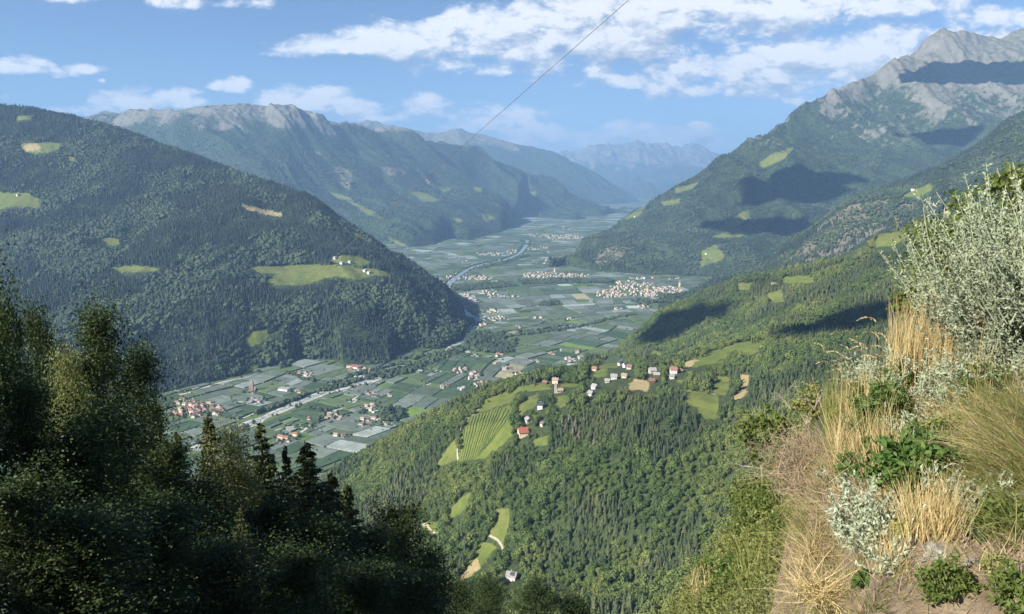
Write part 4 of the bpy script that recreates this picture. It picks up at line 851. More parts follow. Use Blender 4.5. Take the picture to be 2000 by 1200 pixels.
def valley_trees():
    out = []
    def put(x, y, con=.25, h=(7, 15)):
        if hq(x, y) > 1: return
        H = rnd.uniform(*h); c_ = rnd.random() < con
        out.append((x, y, -.2, H, H*rnd.uniform(.8, 1.2)*(1.0 if c_ else 1.3), rnd.choice(FAR_C if c_ else FAR_B)))
    for Q, w, d in BQ:
        for q in Q:
            for k in range(int(w/9*d)+1): put(q[0]+rnd.uniform(-w/2, w/2), q[1]+rnd.uniform(-w/2, w/2))
    for g in GROVES:
        P = np.array([on_ground(*q)[:2] for q in g]); lo, hi = P.min(0), P.max(0); G = [tuple(q) for q in P]
        xs_, ys_ = np.meshgrid(np.arange(lo[0], hi[0], 10), np.arange(lo[1], hi[1], 10)); k = in_poly(xs_.ravel(), ys_.ravel(), G)
        for x, y in zip(xs_.ravel()[k], ys_.ravel()[k]): put(x+rnd.uniform(-4, 4), y+rnd.uniform(-4, 4), .3, (10, 18))
    for Q in (Q1, Q2):
        d = np.gradient(Q, axis=0); d /= np.linalg.norm(d, axis=1)[:, None]
        for q, e in zip(Q, d):
            for k in range(5):
                s = rnd.choice((-1, 1))*rnd.uniform(21, 36); l = rnd.uniform(-12, 12)
                if rnd.random() < (.75 if Q is Q1 else .16): put(q[0]-e[1]*s+e[0]*l, q[1]+e[0]*s+e[1]*l, .15, (5, 12))
    for Q, w in RQ:
        for q in Q:
            if rnd.random() < .5: put(q[0]+rnd.choice((-1, 1))*rnd.uniform(w*.6+3, w*.6+9), q[1]+rnd.uniform(-6, 6), .15, (4, 9))
    for x, y in SITES:
        for k in range(2):
            if rnd.random() < .7: put(x+rnd.choice((-1, 1))*rnd.uniform(9, 17), y+rnd.choice((-1, 1))*rnd.uniform(9, 20), .3, (5, 11))
    for i in range(900):
        Y = 1600+rnd.random()**1.5*6000; px = rnd.uniform(320, 1300); X = (px-1000)/FPX*Y
        put(X, Y, .15, (4, 9))
    trees.append(np.array(out))
patch = lambda X, Y, s, o=0.0: fbm(X/s+o, Y/s-o, 3)
grow(mI, 5.3, (9, 19), lambda X, Y, Z: np.clip(.26+patch(X, Y, 90)*2.2+np.where(X/Y > .02, .04, -.22), .04, .96), near=True,
     dens=lambda X, Y, Z: np.clip(1.25-1.6*np.maximum(patch(X, Y, 45, 9)-.3, 0)*2, .3, 1)*(1-.4*sstep(fbm(X/17.+5, Y/30., 2), .32, .46)), excl=None)
grow(mH, 8.0, (12, 21), lambda X, Y, Z: np.clip(.5+patch(X, Y, 130)*2, .05, .97), near=True)
grow(mG, 10.5, (10, 22), lambda X, Y, Z: np.clip(.5+patch(X, Y, 200)*2, .05, .95), dens=lambda X, Y, Z: np.clip(1.1-patch(X, Y, 130, 4)*1.5, .25, 1))
grow(mB, 10.0, (13, 26), lambda X, Y, Z: np.clip(.72+patch(X, Y, 260)*2.2+(Z-350)/1400., .04, .98), dens=lambda X, Y, Z: np.clip(1.3-np.maximum(patch(X, Y, 120, 2), 0)*1.4, .3, 1))
grow(mF, 13.0, (11, 22), lambda X, Y, Z: np.clip(.55+patch(X, Y, 300)*2+(Z-400)/1500., .05, .98), dens=lambda X, Y, Z: np.clip(1.1-patch(X, Y, 110, 6)*2.2, .2, 1)*(1-.8*streaks(mF, X, Y, Z)))
grow(mC, 19.0, (14, 26), lambda X, Y, Z: np.clip(.75+patch(X, Y, 500)*1.5, .2, .98), dens=lambda X, Y, Z: np.clip(1.1-patch(X, Y, 260, 6)*1.6, .25, 1)*(1-streaks(mC, X, Y, Z)))
valley_trees()
dm = conifer_mesh('dead_tree', 12, 12, 6, .11, M_DEAD, thin=.5)
DW = ['leftmost', 'second from the left', 'third from the left', 'fourth from the left', 'middle', 'fourth from the right', 'third from the right', 'second from the right', 'rightmost']
for i, (px, py) in enumerate([(1098, 818), (1104, 832), (1112, 812), (1119, 838), (1124, 822), (1131, 842), (1140, 815), (1149, 850), (1160, 862)]):
    X, Y, Z = ray_hit(px, py+14, [mI]); o = link('dead_tree', dm); o.location = (X, Y, Z-.3); h = rnd.uniform(19, 25); o.scale = (h, h, h); tag(o, 'bare grey dead conifer, '+DW[i]+' of those standing in the green wood', 'dead tree', 'dead conifers in the wood')
# the largest-showing trees of each kind stand as objects of their own, all others are one wood
T = np.concatenate(trees); D = np.sqrt(T[:, 0]**2+T[:, 1]**2+(T[:, 2]-EYE)**2); size = T[:, 3]/D
px_, py_ = to_pix(T[:, 0], T[:, 1], T[:, 2]); inside = (px_ > 5) & (px_ < 1995) & (py_ < 1195)
single = np.zeros(len(T), bool)
hidden_by_near = (py_ > 1200) | ((px_ < 900) & (py_ > 700+0.55*(px_-300))) | ((px_ > 1560) & (py_ > 600)) | ((px_ > 1330) & (py_ > 880))
for ks in (NEAR_C, NEAR_B):
    idx = np.where(np.isin(T[:, 5], ks) & inside & ~hidden_by_near)[0]
    idx = idx[np.argsort(-size[idx])][:290]; single[idx] = True
proto = {}
for i in np.where(single)[0]:
    x, y, z, h, w, ti = T[i]; ti = int(ti); con = ti in NEAR_C
    nm = {4: 'spruce_tree', 5: 'spruce_tree', 6: 'larch_tree'}.get(ti, 'broadleaf_tree')
    o = link(nm, TPL[ti]); o.location = (x, y, z); o.scale = (w, w, h); o.rotation_euler = (0, 0, rnd.random()*6.28)
    if ti == 6: tag(o, 'light green larch with a loose crown among the trees on the farm hillside', 'larch', 'larches on the slope below the farmhouses')
    elif con: tag(o, 'dark pointed spruce standing in the wood on the farm hillside', 'spruce', 'spruces on the slope below the farmhouses')
    else: tag(o, 'round green broadleaf tree in the wood on the farm hillside', 'broadleaf tree', 'broadleaf trees on the slope below the farmhouses')
Tr = T[~single]
tc_ = bpy.data.collections.new('wood_templates')
for i, me in enumerate(TPL):
    o = bpy.data.objects.new('wood_%02d' % i, me); tc_.objects.link(o)
me = bpy.data.meshes.new('forest'); me.vertices.add(len(Tr)); me.vertices.foreach_set('co', Tr[:, :3].astype(np.float32).ravel())
a_ = me.attributes.new('sc', 'FLOAT_VECTOR', 'POINT'); a_.data.foreach_set('vector', np.stack([Tr[:, 4], Tr[:, 4], Tr[:, 3]], 1).astype(np.float32).ravel())
a_ = me.attributes.new('idx', 'INT', 'POINT'); a_.data.foreach_set('value', Tr[:, 5].astype(np.int32))
a_ = me.attributes.new('rz', 'FLOAT_VECTOR', 'POINT'); a_.data.foreach_set('vector', np.stack([np.zeros(len(Tr)), np.zeros(len(Tr)), NR.rand(len(Tr))*6.28], 1).astype(np.float32).ravel())
fo = link('forest', me); tag(fo, kind='stuff')
ng = bpy.data.node_groups.new('wood', 'GeometryNodeTree')
ng.interface.new_socket('Geometry', in_out='INPUT', socket_type='NodeSocketGeometry'); ng.interface.new_socket('Geometry', in_out='OUTPUT', socket_type='NodeSocketGeometry')
gi, go = ng.nodes.new('NodeGroupInput'), ng.nodes.new('NodeGroupOutput')
ip = ng.nodes.new('GeometryNodeInstanceOnPoints'); ci = ng.nodes.new('GeometryNodeCollectionInfo'); ci.inputs['Collection'].default_value = tc_
ci.inputs['Separate Children'].default_value = True; ci.inputs['Reset Children'].default_value = True
ng.links.new(gi.outputs[0], ip.inputs['Points']); ng.links.new(ci.outputs[0], ip.inputs['Instance']); ip.inputs['Pick Instance'].default_value = True
for nm, ty, sk in (('idx', 'INT', 'Instance Index'), ('sc', 'FLOAT_VECTOR', 'Scale'), ('rz', 'FLOAT_VECTOR', 'Rotation')):
    na = ng.nodes.new('GeometryNodeInputNamedAttribute'); na.data_type = ty; na.inputs['Name'].default_value = nm
    if nm == 'rz':
        er = ng.nodes.new('FunctionNodeEulerToRotation'); ng.links.new(na.outputs[0], er.inputs[0]); ng.links.new(er.outputs[0], ip.inputs[sk])
    else: ng.links.new(na.outputs[0], ip.inputs[sk])
ng.links.new(ip.outputs[0], go.inputs[0])
md = fo.modifiers.new('wood', 'NODES'); md.node_group = ng
print('TREES', len(T), 'single', single.sum())
# ------------------------------------------------------------------ ground close to the camera
def raw_mass(name, a0, a1, curves, relief, step, rows, back=None):
    m = Mass.__new__(Mass); m.name, m.a0, m.a1, m.step, m.rows, m.relief = name, a0, a1, step, rows, relief
    m.A = np.arange(a0, a1+step, step); m.Yk, m.Zk = [], []
    for cv in curves:
        P = np.array(sorted([(X/Y, Y, Z) for X, Y, Z in (at(*c[1:]) if c[0] == 'p' else (c[1]*c[2], c[2], c[3]) for c in cv)]))
        m.Yk.append(np.interp(m.A, P[:, 0], P[:, 1])); m.Zk.append(np.interp(m.A, P[:, 0], P[:, 2]))
    for dY, dZ in back or []: m.Yk.append(m.Yk[-1]+dY); m.Zk.append(m.Zk[-1]+dZ)
    m.Yk, m.Zk = np.array(m.Yk), np.array(m.Zk)
    for k in range(1, len(m.Yk)): m.Yk[k] = np.maximum(m.Yk[k], m.Yk[k-1]+.05)
    m.crest = len(m.Yk)-1; h = np.diff(m.Yk, axis=0); d = np.diff(m.Zk, axis=0)/h; M = np.zeros_like(m.Zk); M[0], M[-1] = d[0], d[-1]
    same = d[1:]*d[:-1] > 0; M[1:-1] = np.where(same, 2*d[1:]*d[:-1]/np.where(same, d[1:]+d[:-1], 1), 0); m.M = M; return m
rN = lambda X, Y, t, m: fbm(X/3., Y/3., 4)*.35*np.clip(Y/12, 0, 3)
rK = lambda X, Y, t, m: fbm(X*1.6, Y*1.6, 6, .6)*.10+ridged(X*5, Y*3, 4, .6)*.035
R = lambda a, Y, z: ('r', a, Y, z)
mN = raw_mass('near_hillside', -2.2, 2.2, [
 [R(-2.2, 2.2, 648.4), R(2.2, 2.2, 648.4)],
 [R(-2.2, 6, 646), R(-.7, 6, 643.6), R(.1, 6, 644.6), R(.3, 6, 645.2), R(.45, 6, 646.5), R(2.2, 6, 648)],
 [R(-2.2, 12, 648), R(-.7, 12, 638.5), R(-.1, 12, 637), R(.1, 12, 639.5), R(.235, 12, 642.0), R(.3, 12, 643.2), R(.345, 12, 644.1), R(.385, 12, 645.2), R(.45, 12, 646.3), R(2.2, 12, 650)],
 [R(-2.2, 17, 645), R(-.7, 17, 634), R(-.1, 17, 634), R(.1, 17, 634), R(.235, 17, 637), R(.345, 17, 640.5), R(.45, 17, 643), R(2.2, 17, 648)],
 [R(-2.2, 40, 632), R(-.7, 40, 622), R(-.1, 40, 614), R(.1, 40, 614), R(.3, 40, 617), R(.45, 40, 622), R(2.2, 40, 640)],
 [R(-2.2, 90, 600), R(-.7, 90, 588), R(.1, 90, 578), R(.45, 90, 582), R(2.2, 90, 600)],
 [R(-2.2, 200, 520), R(.1, 200, 495), R(2.2, 200, 520)], [R(-2.2, 430, 330), R(.1, 430, 300), R(2.2, 430, 320)]], rN, .008, 300)
mK = raw_mass('earth_bank', .335, 1.3, [
 [('p',1470,1660,1.8),('p',1640,1480,1.8),('p',1690,1320,1.8),('p',1760,1300,1.75),('p',2000,1300,1.7),('p',2900,1300,1.7)],
 [('p',1470,1560,2.6),('p',1610,1330,2.6),('p',1655,1110,2.6),('p',1720,1035,2.5),('p',1850,1000,2.4),('p',2000,965,2.3),('p',2900,930,2.2)],
 [('p',1470,1500,3.4),('p',1550,1180,3.4),('p',1590,985,3.4),('p',1700,905,3.4),('p',1850,850,3.3),('p',2000,800,3.1),('p',2900,760,3.)],
 [('p',1470,1400,4.2),('p',1535,1080,4.2),('p',1580,900,4.2),('p',1680,815,4.2),('p',1780,755,4.2),('p',1900,715,4.1),('p',2000,690,4.0),('p',2900,640,4.)]], rK, .0014, 420, back=[(.5, -.2), (1.2, -1.6), (1.0, -2.5)])
m_dark, t, b = new_mat('forest_floor'); geo = t.node('ShaderNodeNewGeometry'); P_ = geo.outputs['Position']
t.link(t.mix(t.noise(P_, .8, 6, .7), (.025, .035, .014), (.085, .090, .035)), b.inputs['Base Color'])
m_bank, t, b = new_mat('bank_earth', .95); geo = t.node('ShaderNodeNewGeometry'); P_ = geo.outputs['Position']
c_ = t.ramp(t.noise(P_, 5.0, 9, .7), [(.3, (.17, .125, .08)), (.48, (.33, .25, .165)), (.62, (.44, .345, .235)), (.78, (.36, .33, .285))])
c_ = t.mix(t.smooth(t.noise(P_, 75, 5, .7), .52, .62), c_, t.mix(t.noise(P_, 30, 3), (.12, .10, .085), (.42, .36, .29)))
t.link(c_, b.inputs['Base Color']); bp = t.node('ShaderNodeBump'); bp.inputs['Distance'].default_value = .05; t.link(t.noise(P_, 22, 9, .75), bp.inputs['Height']); t.link(bp.outputs[0], b.inputs['Normal'])
for m, mt in ((mN, m_dark), (mK, m_bank)):
    X, Y = m.A[None, :]*np.ones((m.rows, 1)), None
    cum = np.linspace(0, len(m.Yk)-1, m.rows); k = np.minimum(cum.astype(int), len(m.Yk)-2); w = (cum-k)[:, None]
    Y = m.Yk[k]*(1-w)+m.Yk[k+1]*w; X = X*Y; Z = m.height(X, Y) if m is mN else None
    if Z is None:
        m._z0 = 0; Z = m.height(X, Y, False); Z = Z+rK(X, Y, None, m)*sstep(Y, 0, 2.2)
    tag(link(m.name, np_mesh(m.name, np.stack([X, Y, Z], -1).reshape(-1, 3), grid_faces(*X.shape), [mt], True)), kind='structure')
def bank_z(x, y):
    if .335 < x/y < 1.3:
        z = mK.height(np.array([x]), np.array([y]), False)[0]
        if z > 0: return z+rK(np.array([x]), np.array([y]), None, mK)[0]
    return mN.height(np.array([x]), np.array([y]))[0]
# unseen rise added behind the camera's left, shaped to shade the near wood
xs_ = np.linspace(-190, -48, 90); ys_ = np.linspace(-170, 44, 100); GX, GY = np.meshgrid(xs_, ys_)
top = np.interp(GY, [-170, -25, -15, 8, 20, 35, 44], [690, 688, 679, 658, 643, 622, 610])
GZ = 640+(top-640)*sstep(-GX, 28, 66)-sstep(-GX, 95, 190)*50+fbm(GX/9., GY/9., 4)*2.5; GZ = np.where(GY > 20, np.minimum(GZ, top+fbm(GX/9., GY/9., 3)*2), GZ)
tag(link('unseen_shade_rise', np_mesh('unseen_shade_rise', np.stack([GX, GY, GZ], -1).reshape(-1, 3), grid_faces(*GX.shape), [m_dark], True)), kind='structure')

# ------------------------------------------------------------------ near trees
def leafy(name, cols, trans=.35, rough=.55):
    m, t, b = new_mat(name, rough); geo = t.node('ShaderNodeNewGeometry'); oi = t.node('ShaderNodeObjectInfo')
    n = t.noise(geo.outputs['Position'], 1.1, 2, .6); isl = geo.outputs['Random Per Island']
    k = t.math('ADD', t.math('MULTIPLY', isl, .55), t.math('MULTIPLY_ADD', n, .9, -.22), clamp=True)
    col = t.ramp(k, [(0, cols[0]), (.5, cols[1]), (1, cols[2])]); t.link(col, b.inputs['Base Color'])
    tr = t.node('ShaderNodeBsdfTranslucent'); t.link(t.vmath('MULTIPLY', col, (1.5, 1.5, .8)), tr.inputs[0])
    ms = t.node('ShaderNodeMixShader'); ms.inputs[0].default_value = trans; out = m.node_tree.nodes['Material Output']
    t.link(b.outputs[0], ms.inputs[1]); t.link(tr.outputs[0], ms.inputs[2]); t.link(ms.outputs[0], out.inputs[0]); return m
L_BRO = leafy('near_leaves', [(.026, .044, .015), (.038, .062, .019), (.058, .084, .025)], .25)
L_BIR = leafy('birch_leaves', [(.11, .13, .05), (.16, .18, .07), (.22, .235, .10)])
L_SPR = leafy('spruce_needles', [(.024, .040, .015), (.058, .072, .026), (.125, .125, .045)], .15)
M_TRK = noise_mat('tree_bark', [(.35, (.035, .028, .022)), (.6, (.10, .08, .06))], 3.0); M_BIRK = noise_mat('birch_bark', [(.42, (.06, .055, .05)), (.55, (.48, .45, .40))], 4.0)
M_PALE = noise_mat('pale_twigs', [(.3, (.22, .19, .15)), (.7, (.42, .38, .32))], 8.0)
class MB:
    def __init__(s): s.v = []; s.f = []
    def tube(s, pts, r0, r1, n=5):
        b = len(s.v); k = len(pts)
        for i, p in enumerate(pts):
            d = (pts[min(i+1, k-1)]-pts[max(i-1, 0)]).normalized(); a = d.orthogonal().normalized(); c = d.cross(a); r = r0+(r1-r0)*i/(k-1)
            for j in range(n): an = 6.283*j/n; s.v.append(p+(a*math.cos(an)+c*math.sin(an))*r)
        for i in range(k-1):
            for j in range(n): s.f.append((b+i*n+j, b+i*n+(j+1) % n, b+(i+1)*n+(j+1) % n, b+(i+1)*n+j))
    def quad(s, p, u, w): b = len(s.v); s.v += [p-u-w*.2, p+w, p+u-w*.2, p-w]; s.f.append((b, b+1, b+2, b+3))
    def blade(s, p, d, L, w, bend, r, n=3):
        side = d.cross(Vector((r.uniform(-1, 1), r.uniform(-1, 1), .3))).normalized(); b = len(s.v); q = p.copy(); e = d.copy()
        for i in range(n+1):
            ww = w*(1-i/n*.85); s.v += [q-side*ww, q+side*ww]; q = q+e*(L/n); e = (e+bend/n).normalized()
        for i in range(n): s.f.append((b+2*i, b+2*i+1, b+2*i+3, b+2*i+2))
        return q
    def build(s, name, mat, parent=None):
        me = np_mesh(name, np.array([tuple(q) for q in s.v]), s.f, [mat]); return link(name, me, parent)
def rv(r, s=1.0): return Vector((r.uniform(-s, s), r.uniform(-s, s), r.uniform(-s, s)))
def make_spruce(seed, H=16., wid=.24, n_wh=34, label=None, nm='spruce_tree', start=.1):
    r = random.Random(seed); root = empty(nm, (0, 0, 0)); tk, cr = MB(), MB()
    tk.tube([Vector((r.uniform(-.05, .05), r.uniform(-.05, .05), H*q)) for q in (0, .3, .6, .85, 1.0)], H*.014, .015, 7)
    for w in range(n_wh):
        q = start+(1-start)*(w/(n_wh-1.))**.9; z = H*q*.985; R_ = H*wid*((1-q)**.82)*(1 if q > .3 else .75+q*.8)+.12
        for j in range(r.randint(4, 6)):
            if r.random() < .1: continue
            a = r.random()*6.283; L = R_*r.uniform(.65, 1.2); d = Vector((math.cos(a), math.sin(a), .25-.35*(1-q))); p0 = Vector((0, 0, z+r.uniform(-.15, .15))); pts = [p0]; dd = d.normalized()
            n = 5
            for k in range(n): pts.append(pts[-1]+dd*L/n); dd = (dd+Vector((0, 0, -.10 if k < 3 else .14))).normalized()
            tk.tube(pts, .012+L*.008, .005, 3); sd = d.cross(Vector((0, 0, 1))).normalized()
            m = max(5, int(L*12))
            for k in range(m):
                u = .12+.88*k/m; i = min(int(u*n), n-1); P = pts[i]+(pts[i+1]-pts[i])*(u*n-i)
                for s in (-1, 1):
                    l = (.15+.42*(1-u)*min(L, 1.8)**.7)*r.uniform(.6, 1.2); e = (sd*s*.8+dd*.5+Vector((0, 0, -.35+r.uniform(-.25, .2)))).normalized()
                    wv_ = e.cross(rv(r)).normalized()*(.05+.03*r.random()); tip = P+e*l
                    b0 = len(cr.v); cr.v += [P+wv_, P-wv_, tip-wv_*.4, tip+wv_*.4]; cr.f.append((b0, b0+1, b0+2, b0+3))
                    if r.random() < .6:   # hanging twig
                        h_ = P+e*l*r.uniform(.3, .9); g = Vector((r.uniform(-.1, .1), r.uniform(-.1, .1), -r.uniform(.12, .3))); wv2 = g.cross(rv(r)).normalized()*.03
                        b0 = len(cr.v); cr.v += [h_+wv2, h_-wv2, h_+g-wv2*.3, h_+g+wv2*.3]; cr.f.append((b0, b0+1, b0+2, b0+3))
    t_ = tk.build('trunk', M_TRK, root); cr.build('crown', L_SPR, root); return root
def make_broad(seed, H=12., wid=.33, leaves=16000, ls=.075, nm='broadleaf_tree', mat=None, bark=None, droop=0.0, lo=.22):
    r = random.Random(seed); root = empty(nm, (0, 0, 0)); tk, cr = MB(), MB()
    tr = [Vector((math.sin(q*5+seed)*.02*H, math.cos(q*4+seed)*.02*H, H*q)) for q in (0, .2, .4, .6, .8, .96)]; tk.tube(tr, H*.016, .03, 7); tips = []
    nb = 44
    for i in range(nb):
        q = lo+(.98-lo)*(i/(nb-1.)); k = q*5/.96; j = min(int(k), 4); p = tr[j]+(tr[j+1]-tr[j])*min(k-j, 1)
        env = math.sin(math.pi*min(1, max(0, (q-lo*.5)/(1.08-lo*.5)))**.85)
        L = H*wid*env*r.uniform(.35, 1.3)+.3; a = i*2.399+r.uniform(-.5, .5); d = Vector((math.cos(a), math.sin(a), .5+.5*q)).normalized(); pts = [p]
        for s in range(4): pts.append(pts[-1]+d*L/4); d = (d+rv(r, .22)+Vector((0, 0, -.03-droop*.25))).normalized()
        tk.tube(pts, .02+L*.012, .008, 4); tips += [(pts[s], .8+.25*s) for s in (2, 3, 4)]
        for s in range(3):
            b0 = pts[r.randint(1, 3)]; e = (rv(r)+Vector((math.cos(a), math.sin(a), .4))*.8).normalized(); q2 = b0+e*L*.4*r.random()
            tk.tube([b0, (b0+q2)/2+rv(r, .05), q2], .014, .005, 3); tips.append((q2, 1.0))
    per = leaves//len(tips)
    for (c, w_) in tips:
        Rc = H*.036*r.uniform(.5, 1.5)*w_; off = rv(r, Rc*.5)
        for k in range(int(per*r.uniform(.6, 1.4))):
            if droop > 0:
                p = c+off+Vector((r.gauss(0, Rc*.8), r.gauss(0, Rc*.8), -abs(r.gauss(0, Rc*2.6*droop)))); p.x = c.x+(round((p.x-c.x)/.16)*.16)+r.gauss(0, .025)
            else: p = c+off+Vector((r.gauss(0, Rc*.55), r.gauss(0, Rc*.55), r.gauss(0, Rc*.38)))
            u = (rv(r)+Vector((0, 0, .1))).normalized(); w = u.cross(Vector((r.uniform(-.6, .6), r.uniform(-.6, .6), 1))).normalized(); s = ls*r.uniform(.6, 1.3)
            cr.quad(p, u*s*.55, w*s)
    tk.build('trunk', bark or M_TRK, root); cr.build('crown', mat or L_BRO, root); return root
def stand(root, px, top_py, Y, H0, W, label, cat):
    """put a tree so that its top meets the top pixel and its foot the slope; W is the crown's width in pixels"""
    X, _, Zt = at(px, top_py, Y); zg = mN.height(np.array([X]), np.array([Y]))[0]; h = max(4.0, Zt-zg+.3) if Y < 70 else 17.0
    s = h/H0; w = W*Y/FPX/root['width']; del_ = root['width']; root.location = (X, Y, Zt-h); root.scale = (w, w, s); root.rotation_euler = (0, 0, rnd.random()*6.28)
    tag(root, label, cat); return root
S1, S2 = make_spruce(21, 18., .20, 62), make_spruce(22, 18., .25, 60)
B1, B2, B3 = make_broad(31, 18., .17, 30000, .085), make_broad(32, 18., .14, 30000, .08), make_broad(33, 18., .21, 30000, .09)
BI = make_broad(41, 17., .15, 34000, .085, nm='birch_tree', mat=L_BIR, bark=M_BIRK, droop=1.0, lo=.2)
for o, w in ((S1, 6.0), (S2, 7.2), (B1, 7.2), (B2, 6.2), (B3, 8.6), (BI, 5.2)): o['width'] = w
used = set()
def plant(src, *a, **k):
    if src.name in used: o = copy_tree(src, (0, 0, 0))
    else: used.add(src.name); o = src
    return stand(o, *a, **k)
NEAR = [ # source, px, top py, Y, crown width px, label
 (S1, 405, 806, 44, 215, 'spruce with a sunlit tip just left of the birch'), (S2, 508, 820, 46, 230, 'slender sunlit spruce with a bare trunk right of the birch'),
 (S2, 597, 860, 40, 330, 'broad golden lit spruce, widest of the spruces'), (S1, 648, 922, 43, 230, 'dark spruce leaning on the right of the broad golden one'), (S1, 678, 942, 45, 220, 'lowest spruce tip on the right slope of the near wood'),
 (S1, 765, 982, 52, 190, 'small dark spruce tip standing clear above the round dark crown'), (S2, 300, 778, 38, 190, 'spruce half hidden at the right flank of the tall leafy tree'), (S1, 556, 868, 47, 140, 'thin spruce between the slender and the broad one'),
 (S2, 305, 895, 30, 230, 'shaded spruce with bare lower boughs in the dark wood'), (S1, 345, 840, 42, 150, 'dark spruce tip left of the sunlit one'),
 (BI, 440, 826, 40, 140, 'pale green birch with hanging twigs in the sun'), (BI, 470, 905, 42, 130, 'second lower birch leaning out to the right'), (BI, 125, 670, 27, 110, 'yellowish birch between the two round leafy tops'),
 (B1, 200, 610, 34, 190, 'tall leafy tree, highest crown of the near wood'), (B2, 258, 690, 36, 150, 'leafy tree forming the right shoulder of the tall crown'), (B3, 150, 710, 31, 210, 'leafy tree in front of the tall crown'),
 (B2, 78, 614, 30, 120, 'round dense crown left of the tall leafy tree'), (B3, 5, 600, 22, 150, 'bright leaved tree at the left edge of the wood'), (B1, -65, 425, 17, 190, 'overhanging crown cut by the left picture edge'),
 (B3, 780, 1006, 38, 230, 'round dark leafy crown at the right end of the near wood'), (B1, 715, 1045, 34, 230, 'shaded leafy tree left of the round dark crown'), (B2, 845, 1085, 40, 170, 'shaded leafy tree sloping down at the right of the wood'),
 (B1, 40, 760, 18, 260, 'shaded leafy tree low at the left edge'), (B2, 215, 800, 24, 260, 'shaded leafy tree below the tall crown'), (B3, 320, 880, 30, 240, 'shaded leafy tree under the spruce tips'),
 (B1, 130, 850, 18, 300, 'dark leafy tree in the lower left wood'), (B2, 410, 950, 30, 230, 'dark leafy tree below the birch'), (B3, 520, 985, 32, 240, 'dark leafy tree under the slender spruce'),
 (B1, 620, 1020, 32, 250, 'dark leafy tree under the broad golden spruce'), (B2, 290, 1000, 20, 320, 'dark leafy tree at the lower middle of the wood'), (B3, 10, 950, 13, 360, 'dark leafy tree filling the bottom left corner'),
 (B1, 440, 1070, 22, 330, 'dark leafy tree at the bottom edge below the birch'), (B2, 160, 1000, 14, 360, 'dark leafy tree at the bottom, second from the left corner'), (B3, 570, 1090, 24, 300, 'dark leafy tree at the bottom edge below the spruces'),
 (B1, 690, 1110, 27, 280, 'dark leafy tree at the bottom edge, right of the spruces'), (B3, 800, 1120, 30, 260, 'dark leafy tree at the bottom edge, rightmost of the shade'), (S1, 235, 870, 27, 200, 'shaded spruce spire deep in the dark wood, leftmost'), (S2, 470, 985, 28, 200, 'shaded spruce spire deep in the dark wood, rightmost'),
 (B2, 960, 1135, 95, 130, 'sunlit leafy tree at the bottom edge below the solar roof'), (B3, 1050, 1145, 90, 170, 'broad sunlit leafy tree at the bottom middle'), (B1, 1120, 1168, 92, 130, 'small sunlit leafy top right of the broad bottom tree'), (B1, 900, 1140, 75, 130, 'half shaded leafy tree at the bottom, next to the dark wood')]
for (src, px, py, Y, w, lb) in NEAR:
    ct = {'spruce_tree': 'spruce', 'birch_tree': 'birch'}.get(src.name.split('.')[0], 'broadleaf tree')
    plant(src, px, py, Y, 17. if ct == 'birch' else 18., w, lb, ct)
# unseen spruces added along the rise to roughen the shade it throws
for i in range(26):
    y = -66+i*3.4+rnd.uniform(-1.5, 1.5); src = S2 if i % 3 else S1; o = copy_tree(src, (-66+rnd.uniform(-6, 4), y, float(np.interp(y, [-60, -25, -15, 8, 20, 35], [686, 684, 675, 654, 639, 618]))))
    s = rnd.uniform(.45, .75); o.scale = (s*1.3, s*1.3, s); tag(o, 'unseen spruce added on the shading rise beside the near wood', 'spruce', 'unseen spruces on the shading rise')
# ------------------------------------------------------------------ plants on the bank and the slope below it
def herb(name, cols, rough=.7, trans=.25):
    return leafy(name, cols, trans, rough)
L_SILV = herb('silver_foliage', [(.17, .205, .14), (.29, .33, .235), (.42, .46, .345)], .8, .2)
L_STRW = herb('dry_straw', [(.28, .215, .11), (.44, .35, .185), (.58, .48, .28)], .7, .3)
L_BRM = herb('broom_green', [(.095, .120, .034), (.19, .205, .065), (.33, .315, .125)], .7, .3)
L_HERB = herb('herb_green', [(.035, .075, .018), (.065, .125, .03), (.13, .19, .05)], .6, .35)
L_SHR = herb('shrub_green', [(.045, .075, .018), (.10, .14, .035), (.17, .20, .06)], .6, .35)
L_TWG = herb('dry_brush', [(.16, .12, .085), (.27, .21, .15), (.38, .31, .23)], .9, .1)
UP = Vector((0, 0, 1))
TPX, TPY = np.arange(1560, 2200, 10.), np.arange(600, 1340, 10.)
def bank_table():
    PX, PY = np.meshgrid(TPX, TPY); out = np.full(PX.shape, np.nan); dx, dy = (PX-1000)/FPX, (600-PY)/FPX; dY = cp+dy*sp; dZ = -sp+dy*cp
    for Y in np.arange(1.75, 5.2, .02):
        X = dx/dY*Y; Z = EYE+dZ/dY*Y; a = X/Y; ok = (a > .34) & (a < 1.29); g = np.where(ok, mK.height(X, np.full(X.shape, Y), False), -500.); g = g+rK(X, np.full(X.shape, Y), None, mK)
        h = np.isnan(out) & (Z <= g); out[h] = Y
    return out
BT = bank_table()
def origin(px, py, Y):
    if Y < 4.7 and px > 1600:
        v = BT[int(np.clip(round((py-600)/10), 0, len(TPY)-1)), int(np.clip(round((px-1560)/10), 0, len(TPX)-1))]
        if v == v and v < Y+.6: Y = v+.01
    return Vector(at(px, py, Y))
